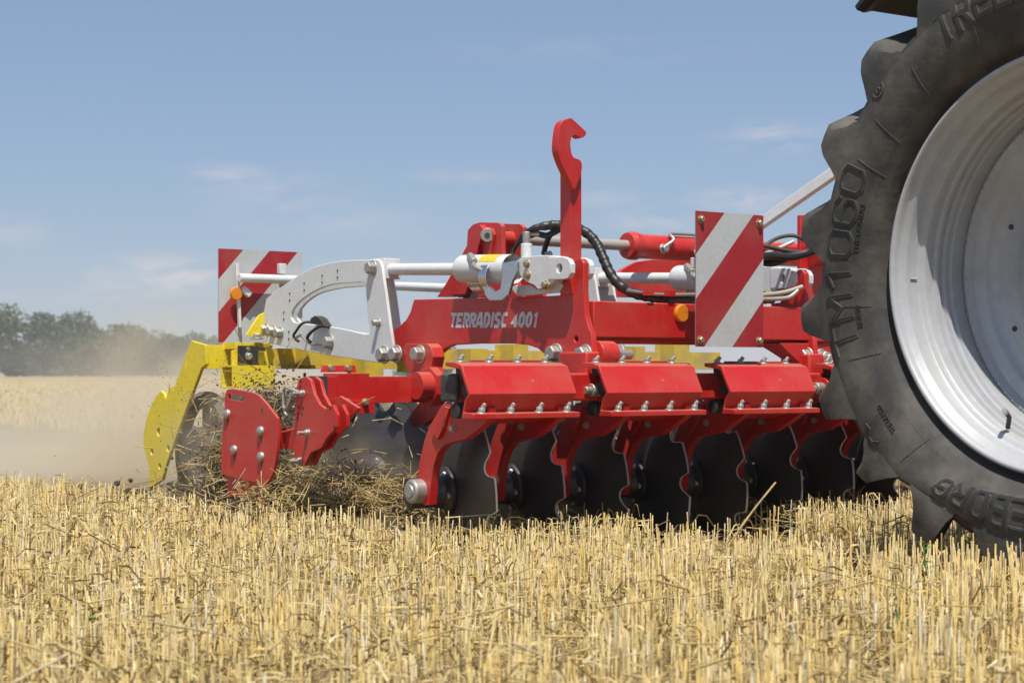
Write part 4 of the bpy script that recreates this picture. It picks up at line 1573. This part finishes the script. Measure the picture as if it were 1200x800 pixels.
# the front row: eight arms and discs one pitch apart, each disc turned to its own angle
for kx in range(1, 8):
    shift([arm], (PITCH * kx, 0, 0))
    dk = disc_at(hubc + Vector((PITCH * kx, 0, 0)), R(-15), 0.06, phase=0.3 + 1.37 * kx)
    part(dk, 'disc', bevel=0)

# ---- rear disc row on its own beam
RB = 5.92
rbm = MB().m('red')
za, zb2 = pb(440, 441, RB).z, pb(440, 472, RB).z
lA = pb(377, 455, RB).x
rbm.box(((lA + 4.05) / 2 + 0.02, RB + 0.05, (za + zb2) / 2), (4.05 - lA, 0.09, za - zb2))
rbm.box(((pb(395, 455, RB).x + pb(432, 455, RB).x) / 2, RB + 0.05, (za + zb2) / 2 + 0.002), (pb(432, 455, RB).x - pb(395, 455, RB).x, 0.11, (za - zb2) + 0.02))
# top and bottom clamp plates
la, lb = pb(381, 440, RB).x, pb(412, 440, RB).x
rbm.plate([pbs([(377, 436), (379, 428), (416, 428), (418, 436)], RB + 0.10)], B1 * 0.012)
rbm.box(((pb(395, 470, RB).x + pb(436, 470, RB).x) / 2, RB - 0.012, zb2 - 0.015), (pb(436, 470, RB).x - pb(395, 470, RB).x, 0.014, 0.05))
for x in (407, 428):
    rbm.bolt(pb(x, 471, RB - 0.022), FWD, 0.013, 0.012, 0.015, key='brass')
for x in (388, 408):
    rbm.bolt(pb(x, 431, RB + 0.098), FWD, 0.013, 0.012, 0.015, key='brass')
rbm.m('cap').box((lA + 0.012, RB + 0.05, (za + zb2) / 2), (0.034, 0.092, za - zb2 + 0.004))
rbm.m('red')
c = pb(497, 452, RB - 0.03)
rbm.cyl(c + Vector((-0.04, 0, 0)), c + Vector((0.05, 0, 0)), 0.055, 24)
rbm.plate([pls([(472, 442), (488, 436), (503, 430), (512, 440), (512, 462), (504, 476), (492, 472), (478, 465)], SPL - 0.08)], L1 * 0.04)
rbm.bolt(pl(497, 451, SPL - 0.08), OUT, 0.018, 0.016, 0.024)
# the beam goes on inboard
rbm.box((5.3, RB + 0.12, (za + zb2) / 2), (2.3, 0.10, 0.10))
part(rbm, 'rear_disc_beam', bevel=0.005)

RH = Vector((pb(400, 560, 6.35).x, 6.35, 0.215))
for kx in range(7):
    hub = RH + Vector((PITCH * kx + 0.02, 0, 0))
    dk = disc_at(hub, R(17), -0.04, phase=0.9 + 1.1 * kx, Rd=0.31, ek='disc')
    part(dk, 'disc', bevel=0)
    if kx > 0:
        a = MB().m('red')
        top = Vector((hub.x - 0.02, RB + 0.12, (za + zb2) / 2 - 0.02))
        side = [(0.0, 0.06), (0.10, 0.02), (0.26, -0.10), (0.40, hub.z - top.z + 0.05), (0.43, hub.z - top.z - 0.05), (0.34, hub.z - top.z - 0.03), (0.20, -0.16), (0.02, -0.08)]
        a.plate([[top + Vector((0, y, z)) for y, z in side]], L1 * 0.03)
        a.m('zinc').cyl(hub + Vector((-0.06, 0, 0)), hub + Vector((-0.02, 0, 0)), 0.04, 20)
        part(a, 'disc_arm', bevel=0.005)

# ---- side deflector on its adjustable bracket
DL = 3.40
df = MB().m('red')
dout = [(264, 461), (266, 456.5), (272, 455.5), (296, 460), (303, 463), (312, 473), (320, 484), (325, 490), (326, 505), (325, 525), (322, 545), (319, 556), (312, 568), (259, 555), (260, 520), (262.5, 485)]
slot = [(267, 459), (287, 463), (287, 471), (267, 467)]
def roundloop(pts, l):
    return pls(pts, l)
df.plate([pls(dout, DL), pls([(267.5, 461), (286.5, 464.5), (286.5, 471), (267.5, 467.5)], DL)], L1 * 0.012)
# trailing lower wear strip
df.plate([pls([(262, 553), (313, 566), (311, 589), (268, 580)], DL + 0.016)], L1 * 0.012)
for (x, y) in ((267, 485), (306, 505), (275, 527), (306.5, 535)):
    df.m('zinc').lathe([(0.020, 0.0), (0.018, -0.010), (0.010, -0.016), (0, -0.017)], pl(x, y, DL), L1, 18)
    df.m('dark').plate([[p + Vector((-0.0012, 0, 0)) for p in pls([(x - 1.3, y + 4), (x + 1.6, y + 4), (x + 0.3, y + 14)], DL)]], L1 * 0.001)  # dark wedge below each bolt, painted as its cast shadow
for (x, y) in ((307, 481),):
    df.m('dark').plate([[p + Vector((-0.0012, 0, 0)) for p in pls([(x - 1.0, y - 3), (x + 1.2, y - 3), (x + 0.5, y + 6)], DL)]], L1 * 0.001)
defl = part(df, 'side_deflector')
dbk = MB().m('red')
# bar from the deflector, then the notched quadrant plates and the sloping bracket up to the beam
dbk.plate([pls([(322, 501), (345, 500), (345, 527), (324, 524)], DL + 0.03)], L1 * 0.02)
quad = [(342, 452), (344, 444), (352, 441), (358, 446), (362, 462), (368, 474), (375, 479), (384, 474), (389, 486), (389, 500), (381, 508), (376, 514), (370, 525), (358, 530), (351, 545), (345, 546), (339, 535), (337, 515), (339, 490), (341, 470)]
for dl_ in (0.022, 0.062):
    dbk.plate([[p + Vector((dl_, 0, 0)) for p in pls(quad, DL)]], L1 * 0.014)
for (x, y) in ((346.5, 447), (346, 453), (345.5, 459), (343.5, 477), (343, 484), (342.5, 490), (349, 478), (348, 485), (381, 478), (386, 501)):
    dbk.m('dark').cyl(pl(x, y, DL) + Vector((0.0212, 0, 0)), pl(x, y, DL) + Vector((0.024, 0, 0)), 0.008, 10)
for (x, y) in ((355, 507), (346, 540), (349, 461)):
    dbk.bolt(pl(x, y, DL) + Vector((0.022, 0, 0)), OUT, 0.013, 0.012, 0.015, stud=0.03)
dbk.m('red')
dbk.plate([pls([(376, 478), (386, 468), (398, 464), (420, 478), (395, 506), (378, 506)], DL + 0.09)], L1 * 0.014)
dbk.plate([pls([(376, 478), (386, 468), (398, 464), (420, 478), (395, 506), (378, 506)], DL + 0.14)], L1 * 0.014)
dbk.plate([pls([(352, 505), (372, 507), (360, 545), (351, 546)], DL + 0.10)], L1 * 0.02)
c1, c2 = pl(384, 490, DL + 0.06), pl(384, 490, DL + 0.12)
dbk.box((c1 + c2) / 2, (0.12, 0.05, 0.07))
dbr = part(dbk, 'deflector_bracket', bevel=0.0015)
pin = MB().m('zinc')
pin.tube(spline([pl(348, 461, DL) + Vector((0.03, 0, 0)), pl(340, 456, DL), pl(333, 455, DL), pl(332, 466, DL), pl(333, 478, DL), pl(337, 476, DL), pl(340, 468, DL), pl(341, 460, DL)], 5), 0.006, 8)
pin.tube(spline([pl(341, 462, DL), pl(338, 472, DL), pl(334, 482, DL), pl(337, 487, DL)], 5), 0.005, 8)
part(pin, 'locking_pin', dbr, bevel=0)

# ---- yellow roller frame and the roller
YL = 3.78
yf = MB().m('yellow')
ya = [(224, 399), (241, 404), (241, 427), (236, 431), (214, 490), (194, 546), (190, 562), (174, 572), (175, 548), (171, 534), (168, 522), (168, 508), (171.5, 490), (177, 474), (184, 462), (188, 457.5), (192, 461), (194, 467), (196, 460), (199, 454), (205, 452), (213, 428)]
holes = [circ_loop_l(186, 506, YL, 0.020, 0.020), circ_loop_l(178, 529, YL, 0.015), circ_loop_l(197, 525, YL, 0.015), circ_loop_l(187, 546, YL, 0.014)]
yf.plate([pls(ya, YL)] + holes, L1 * 0.016)
yarm = part(yf, 'roller_side_plate')
yb = MB().m('yellow')
YB = pl(240, 415, YL).y
z1, z0 = pl(241, 404, YL).z, pl(241, 432, YL).z
yb.box(((YL + 4.02) / 2 + 0.01, YB + 0.05, (z1 + z0) / 2), (4.02 - YL, 0.11, z1 - z0))
yb.m('yellow_dirty').box(((4.032 + 7.0) / 2, YB + 0.06, (z1 + z0) / 2 - 0.006), (7.0 - 4.032, 0.10, z1 - z0 - 0.012))
yb.m('yellow')
# lower tube stub with open end
tb2 = YB - 0.22
zt2, zb3 = pb(275, 428, tb2).z, pb(275, 455, tb2).z
lx0, lx1 = pb(272, 440, tb2).x, pb(322, 440, tb2).x
wth = 0.008
hgt = zt2 - zb3
yb.box(((lx0 + lx1) / 2, tb2, (zt2 + zb3) / 2), (lx1 - lx0, wth, hgt))
yb.box(((lx0 + lx1) / 2, tb2 + 0.10, (zt2 + zb3) / 2), (lx1 - lx0, wth, hgt))
yb.box(((lx0 + lx1) / 2, tb2 + 0.05, zt2 - wth / 2), (lx1 - lx0, 0.092, wth))
yb.box(((lx0 + lx1) / 2, tb2 + 0.05, zb3 + wth / 2), (lx1 - lx0, 0.092, wth))
# upper bracket with triangle gusset
yb.plate([pbs([(289, 392), (304, 369), (310, 366), (310, 394), (300, 396)], YB - 0.10)], B1 * 0.012)
yb.box(((pb(272, 0, YB - 0.1).x + pb(316, 0, YB - 0.1).x) / 2, YB - 0.05, pb(295, 405, YB - 0.1).z), (0.17, 0.12, 0.03))
yb.plate([pbs([(272, 411), (300, 402), (316, 402), (322, 416), (318, 430), (272, 430)], YB - 0.11)], B1 * 0.012)
yb.bolt(pb(301, 397, YB - 0.1), Z1, 0.022, 0.02, 0.03)
yb.m('black').box(pb(290.5, 416, YB - 0.13), (0.095, 0.02, 0.085))
yb.bolt(pb(291.5, 417, YB - 0.142), FWD, 0.014, 0.012, 0.018)
yb.bolt(pb(291, 409, YB - 0.142), FWD, 0.008, 0.006, 0.010, key='brass')
yb.m('dark').box(pb(304, 409, YB - 0.128), (0.055, 0.02, 0.018))
yb.m('yellow')
# hangers to the roller and yellow parts seen through the machine
yb.m('yellow_dirty')
for l_ in (4.3, 4.62, 4.9, 5.24, 5.5, 5.8, 6.3, 6.6):
    yb.box((l_, YB - 0.03, (z1 + z0) / 2 + 0.01 * math.sin(l_ * 9)), (0.06 + 0.05 * abs(math.sin(l_ * 5)), 0.16, 0.13 + 0.04 * math.sin(l_ * 7)))
part(yb, 'roller_frame', bevel=0.005)
# roller: packer rings on a drum
rl = MB()
rc_ = Vector((YL + 0.03, YB + 0.20, 0.27))
rl.m('dark').cyl(rc_, rc_ + Vector((3.0, 0, 0)), 0.12, 28)
for i in range(20):
    c = rc_ + Vector((0.05 + i * 0.15, 0, 0))
    key = 'yellow' if i == 0 else 'rod'
    rl.m('packer').lathe([(0.235, 0.0), (0.262, 0.0), (0.285, 0.02), (0.285, 0.045), (0.262, 0.065), (0.235, 0.065), (0.25, 0.05), (0.255, 0.03), (0.25, 0.015)], c, L1, 40, close=True)
    for q_ in range(4):
        aa = q_ * math.pi / 2 + i * 0.5
        u_ = Vector((0, math.cos(aa), math.sin(aa)))
        rl.box(c + L1 * 0.03 + u_ * 0.18, (0.03, 0.13, 0.02), Matrix.Rotation(aa, 3, 'X'))
part(rl, 'packer_roller', bevel=0)
# cable and plug hanging in the gooseneck
cb = MB().m('black')
cb.tube(spline([pl(386, 383, GO - 0.01), pl(376, 382, GO - 0.03), pl(366, 388, GO - 0.05), pl(360, 396, GO - 0.05), pl(364, 401, GO - 0.045)], 5), 0.007, 8)
cb.tube(spline([pl(363, 377, GO - 0.01), pl(354, 379, GO - 0.04), pl(347, 388, GO - 0.05), pl(344, 394, GO - 0.05), pl(350, 400, GO - 0.045)], 5), 0.006, 8)
cb.plate([pls([(363, 379), (364, 373), (369, 370), (374, 373), (380, 382)], GO - 0.03)], L1 * 0.04)
cb.m('zinc').tube(spline([pl(350, 400, GO - 0.02), pl(346, 397, GO - 0.03), pl(352, 393, GO - 0.03), pl(359, 399, GO - 0.03), pl(366, 403, GO - 0.02), pl(377, 402, GO - 0.02)], 5), 0.006, 8)
part(cb, 'lighting_cable', bevel=0)

# ================================================================== THROWN SOIL, STRAW AND DUST
def blob_noise(x, y, seed):
    v = 0
    for k_ in range(1, 6):
        v += math.sin(x * 2.3 * k_ + seed * k_ + 1.7 * math.sin(y * 1.9 * k_ + seed)) * math.cos(y * 2.1 * k_ + 0.6 * k_ * seed) / k_
    return v
# ridge of turned soil flowing out behind the discs
sm = MB().m('soil')
NX, NY = 90, 70
l0, l1_, b0, b1_ = 3.32, 7.6, 5.28, 8.6
grid = []
for j in range(NY + 1):
    row = []
    for i in range(NX + 1):
        l_ = l0 + (l1_ - l0) * i / NX
        b_ = b0 + (b1_ - b0) * j / NY
        edge = min(1, (l_ - l0) / 0.25) * min(1, (b_ - b0) / 0.35) * min(1, (l1_ - l_) / 0.3) * min(1, (b1_ - b_) / 0.5)
        hgt = 0.055 + 0.17 * math.exp(-((l_ - 3.74) / 0.20) ** 2 - ((b_ - 6.8) / 0.30) ** 2) + 0.06 * math.exp(-((l_ - 3.75) / 0.2) ** 2 - ((b_ - 6.05) / 0.22) ** 2)
        hgt += 0.02 * blob_noise(l_ * 3, b_ * 3, 2.0) + random.uniform(-0.008, 0.008)
        row.append(sm.bm.verts.new((l_, b_, max(-0.01, hgt * edge - 0.012))))
    grid.append(row)
for j in range(NY):
    for i in range(NX):
        sm._mark([sm.bm.faces.new((grid[j][i], grid[j][i + 1], grid[j + 1][i + 1], grid[j + 1][i]))])
so = sm.build('turned_soil', None, (0, 0, 0))
so.rotation_euler = (0, 0, TH)
tag(so, kind='structure')

# clods: small irregular lumps, many of them in the air
def lumps(cent, size):
    ico = bmesh.new()
    bmesh.ops.create_icosphere(ico, subdivisions=1, radius=1.0)
    bv = np.array([v.co[:] for v in ico.verts])
    bf = np.array([[v.index for v in f.verts] for f in ico.faces])
    ico.free()
    k_ = len(cent)
    sc = size[:, None, None] * rng.uniform(0.55, 1.25, (k_, len(bv), 1)) * rng.uniform(0.6, 1.2, (k_, 1, 3))
    V = cent[:, None, :] + bv[None] * sc
    F = (np.arange(k_) * len(bv))[:, None, None] + bf[None]
    return V.reshape(-1, 3), [F.reshape(-1, 3)]
def gauss_cloud(n, c, s):
    p = rng.normal(0, 1, (n, 3)) * np.array(s) + np.array(c)
    p[:, 2] = np.abs(p[:, 2])
    return p
def fr2w(p):
    return np.stack([p[:, 0] * CT - p[:, 1] * ST, p[:, 0] * ST + p[:, 1] * CT, p[:, 2]], 1)
pc = []
szs = []
for (n, px, py, b_, sx_, sb_, sz_, s0, s1) in [(7500, 288, 552, 6.75, 0.075, 0.11, 0.075, 0.0015, 0.008), (1500, 296, 505, 6.8, 0.07, 0.12, 0.08, 0.0012, 0.005), (300, 250, 470, 6.8, 0.25, 0.3, 0.14, 0.001, 0.003),
                                               (1800, 318, 490, 6.7, 0.06, 0.12, 0.09, 0.0015, 0.007), (3500, 400, 590, 6.15, 0.20, 0.10, 0.040, 0.002, 0.010), (1500, 460, 585, 6.05, 0.12, 0.1, 0.05, 0.002, 0.008), (800, 350, 560, 6.3, 0.1, 0.1, 0.06, 0.0015, 0.006)]:
    c = pb(px, py, b_)
    pc.append(gauss_cloud(n, c, (sx_, sb_, sz_)))
    szs.append(rng.uniform(s0, s1, n))
# scattered over the worked strip
n = 3500
q = np.stack([rng.uniform(3.35, 7.2, n), rng.uniform(5.3, 8.2, n), np.abs(rng.normal(0.045, 0.03, n))], 1)
pc.append(q); szs.append(rng.uniform(0.006, 0.026, n))
V, F = lumps(fr2w(np.concatenate(pc)), np.concatenate(szs))
cl_o = np_mesh('thrown_soil', V, F, M['soil'])
tag(cl_o, 'dark soil crumbs and clods thrown up by the discs beside the red deflector', 'soil', kind='stuff')

# straw torn up with the soil
pc = []
for (n, px, py, b_, sx_, sb_, sz_) in [(420, 275, 540, 6.7, 0.12, 0.12, 0.08), (110, 320, 480, 6.65, 0.08, 0.12, 0.08), (2200, 392, 580, 6.05, 0.20, 0.10, 0.045), (260, 470, 590, 5.9, 0.1, 0.1, 0.04), (30, 430, 520, 5.8, 0.16, 0.1, 0.08), (160, 290, 470, 6.8, 0.16, 0.16, 0.10),
                                       (120, 345, 555, 6.2, 0.1, 0.1, 0.05), (60, 215, 570, 7.0, 0.15, 0.15, 0.05)]:
    pc.append(gauss_cloud(n, pb(px, py, b_), (sx_, sb_, sz_)))
n = 1500
pc.append(np.stack([rng.uniform(3.35, 7.2, n), rng.uniform(5.35, 8.2, n), np.abs(rng.normal(0.06, 0.03, n))], 1))
p = fr2w(np.concatenate(pc))
k_ = len(p)
d = rng.normal(0, 1, (k_, 3)) * np.array([1, 1, 0.6])
d /= np.linalg.norm(d, axis=1, keepdims=True)
Ls = rng.uniform(0.015, 0.11, k_)
V, F = prisms(p - d * Ls[:, None] / 2, p + d * Ls[:, None] / 2, rng.uniform(0.0010, 0.0021, k_), rng.uniform(0.0008, 0.0018, k_), 4, cap=False)
ts = np_mesh('torn_straw', V, F, M['straw'])
tag(ts, 'torn straw whirled up with the soil behind the front discs', 'straw', kind='stuff')

# dust plume drifting away to the left behind the machine
def dust(name, c, rad, dens, nscale, label, colr=(0.80, 0.71, 0.58)):
    m = bpy.data.materials.new(name + '_air')
    m.use_nodes = True
    t = m.node_tree
    for n_ in list(t.nodes):
        t.nodes.remove(n_)
    out = N(t, 'ShaderNodeOutputMaterial')
    pv = N(t, 'ShaderNodeVolumePrincipled')
    pv.inputs['Color'].default_value = rgb(colr)
    pv.inputs['Anisotropy'].default_value = 0.0
    co = N(t, 'ShaderNodeTexCoord')
    ln = N(t, 'ShaderNodeVectorMath', operation='LENGTH')
    t.links.new(co.outputs['Object'], ln.inputs[0])
    fo = N(t, 'ShaderNodeMapRange')
    fo.interpolation_type = 'SMOOTHSTEP'
    t.links.new(ln.outputs['Value'], fo.inputs['Value'])
    fo.inputs['From Min'].default_value = 0.05
    fo.inputs['From Max'].default_value = 0.98
    fo.inputs['To Min'].default_value = 1.0
    fo.inputs['To Max'].default_value = 0.0
    nz = N(t, 'ShaderNodeTexNoise', Scale=nscale, Detail=3.0, Roughness=0.55)
    t.links.new(co.outputs['Object'], nz.inputs['Vector'])
    nm = N(t, 'ShaderNodeMapRange')
    t.links.new(nz.outputs['Fac'], nm.inputs['Value'])
    nm.inputs['From Min'].default_value = 0.38
    nm.inputs['From Max'].default_value = 0.62
    nm.inputs['To Min'].default_value = 0.05
    nm.inputs['To Max'].default_value = 1.0
    mu = N(t, 'ShaderNodeMath', operation='MULTIPLY')
    t.links.new(fo.outputs[0], mu.inputs[0])
    t.links.new(nm.outputs[0], mu.inputs[1])
    mu2 = N(t, 'ShaderNodeMath', operation='MULTIPLY')
    t.links.new(mu.outputs[0], mu2.inputs[0])
    mu2.inputs[1].default_value = dens
    t.links.new(mu2.outputs[0], pv.inputs['Density'])
    t.links.new(pv.outputs[0], out.inputs['Volume'])
    b = bmesh.new()
    bmesh.ops.create_icosphere(b, subdivisions=4, radius=1.0)
    me = bpy.data.meshes.new(name)
    b.to_mesh(me); b.free()
    me.materials.append(m)
    o = bpy.data.objects.new(name, me)
    col.objects.link(o)
    o.location = c
    o.scale = rad
    tag(o, label, 'dust', kind='stuff')
    return o
dust('dust_cloud', (-1.70, 10.2, 0.26), (1.35, 1.3, 1.0), 3.0, 2.4, 'pale beige dust plume rising behind the yellow roller', (0.90, 0.79, 0.60))
dust('dust_cloud', (-3.1, 10.8, 0.0), (2.4, 1.4, 0.50), 2.6, 3.0, 'low bank of beige dust drifting over the stubble left of the yellow roller', (0.92, 0.84, 0.68))
dust('dust_cloud', (-3.6, 14.5, 0.15), (3.4, 2.6, 0.95), 0.55, 2.6, 'thin dust veil further off in front of the wood', (0.88, 0.83, 0.72))
dust('dust_cloud', to_world((3.75, 6.85, 0.28)), (0.55, 0.42, 0.40), 4.2, 3.0, 'brown dust boiling up round the red side deflector', (0.76, 0.65, 0.48))
dust('dust_cloud', to_world((4.0, 6.15, 0.18)), (0.50, 0.30, 0.28), 4.0, 3.0, 'low dust between the side deflector and the front discs', (0.78, 0.67, 0.50))

dust('dust_cloud', to_world((5.6, 6.6, 0.50)), (1.35, 0.50, 0.40), 1.3, 3.0, 'hanging dust behind the main beam between the two disc rows', (0.78, 0.68, 0.52))

# green weeds and single long straws standing out of the stubble
def weed(px, py, Y, h, n, label, seed):
    r_ = random.Random(seed)
    x = (px - 600) / FPX * Y
    root = bpy.data.objects.new('weed', None)
    col.objects.link(root)
    root.location = (x, Y, 0)
    st_ = MB().m('weed')
    st_.tube(spline([(0, 0, 0), (0.006, 0, h * 0.4), (-0.004, 0.004, h)], 5), 0.0018, 6)
    st_.build('stem', root)
    lf = MB().m('weed')
    for i in range(n):
        z = h * (0.45 + 0.55 * i / max(1, n - 1))
        a = i * 2.4 + r_.random()
        L = r_.uniform(0.022, 0.040)
        w = L * 0.30
        u = Vector((math.cos(a), math.sin(a), r_.uniform(0.1, 0.7))).normalized()
        v = u.cross(Vector((0, 0, 1))).normalized()
        b0_ = Vector((0, 0, z))
        dr = Vector((0, 0, -L * 0.25))
        pts_ = [b0_, b0_ + u * L * 0.35 + v * w, b0_ + u * L * 0.75 + v * w * 0.7 + dr * 0.4, b0_ + u * L + dr, b0_ + u * L * 0.75 - v * w * 0.7 + dr * 0.4, b0_ + u * L * 0.35 - v * w]
        lf.plate([pts_], Vector((0, 0, 0.0006)))
    lf.build('leaves', root, smooth=False)
    tag(root, label, 'weed', 'green weeds in the stubble')
weed(1084, 640, 4.62, 0.205, 7, 'green weed with toothed leaves standing in front of the tractor tyre', 1)
weed(1052, 560, 3.9, 0.13, 5, 'small green weed low in the stubble below the tyre', 2)
weed(102, 720, 4.0, 0.11, 6, 'small green weed hidden low in the stubble near the left border', 3)
weed(216, 540, 3.45, 0.07, 4, 'tiny green weed close to the lower border under the red deflector', 4)
def long_straw(pa, pb2, Y, label, r=0.0026):
    a = Vector(((pa[0] - 600) / FPX * Y, Y, H + (437 - pa[1]) / FPX * Y))
    b = Vector(((pb2[0] - 600) / FPX * (Y + 0.05), Y + 0.05, H + (437 - pb2[1]) / FPX * (Y + 0.05)))
    m_ = (a + b) / 2 + Vector((0, 0, 0.006))
    c = MB().m('straw')
    c.tube(spline([a, m_, b], 5), r, 8)
    o = c.build('straw_stalk')
    tag(o, label, 'straw', 'single long straws')
long_straw((853, 640), (909, 565), 4.9, 'long bright straw leaning right in front of the dark discs', 0.0030)
long_straw((28, 768), (62, 804), 3.1, 'golden straw lying near the lower left corner', 0.0032)
long_straw((72, 758), (150, 800), 3.2, 'long straw lying right of the golden one in the lower left corner', 0.0024)
long_straw((884, 690), (903, 652), 4.3, 'short pale straw leaning in the stubble below the discs', 0.0026)

def haze_box():
    m = bpy.data.materials.new('haze_air')
    m.use_nodes = True
    t = m.node_tree
    for n_ in list(t.nodes):
        t.nodes.remove(n_)
    out = N(t, 'ShaderNodeOutputMaterial')
    pv = N(t, 'ShaderNodeVolumePrincipled')
    pv.inputs['Color'].default_value = (0.86, 0.90, 0.98, 1)
    pv.inputs['Density'].default_value = 0.0006
    t.links.new(pv.outputs[0], out.inputs['Volume'])
    b = bmesh.new()
    bmesh.ops.create_cube(b, size=1.0)
    me = bpy.data.meshes.new('haze')
    b.to_mesh(me); b.free()
    me.materials.append(m)
    o = bpy.data.objects.new('haze', me)
    col.objects.link(o)
    o.location = (0, 675, 8)
    o.scale = (1620, 1470, 18)
    tag(o, kind='stuff')
haze_box()

# a white tie rod of the next section, seen between the goosenecks
tr_ = MB().m('white')
p0 = pl(458, 335, 4.75)
tr_.cyl(p0, Vector((4.75, p0.y - 1.0, p0.z - 0.06)), 0.021, 18)
part(tr_, 'tie_rod')

dust('dust_cloud', to_world((5.6, 6.6, 0.45)), (1.35, 0.55, 0.42), 1.3, 3.0, 'hanging dust behind the main beam between the two disc rows', (0.66, 0.56, 0.43))
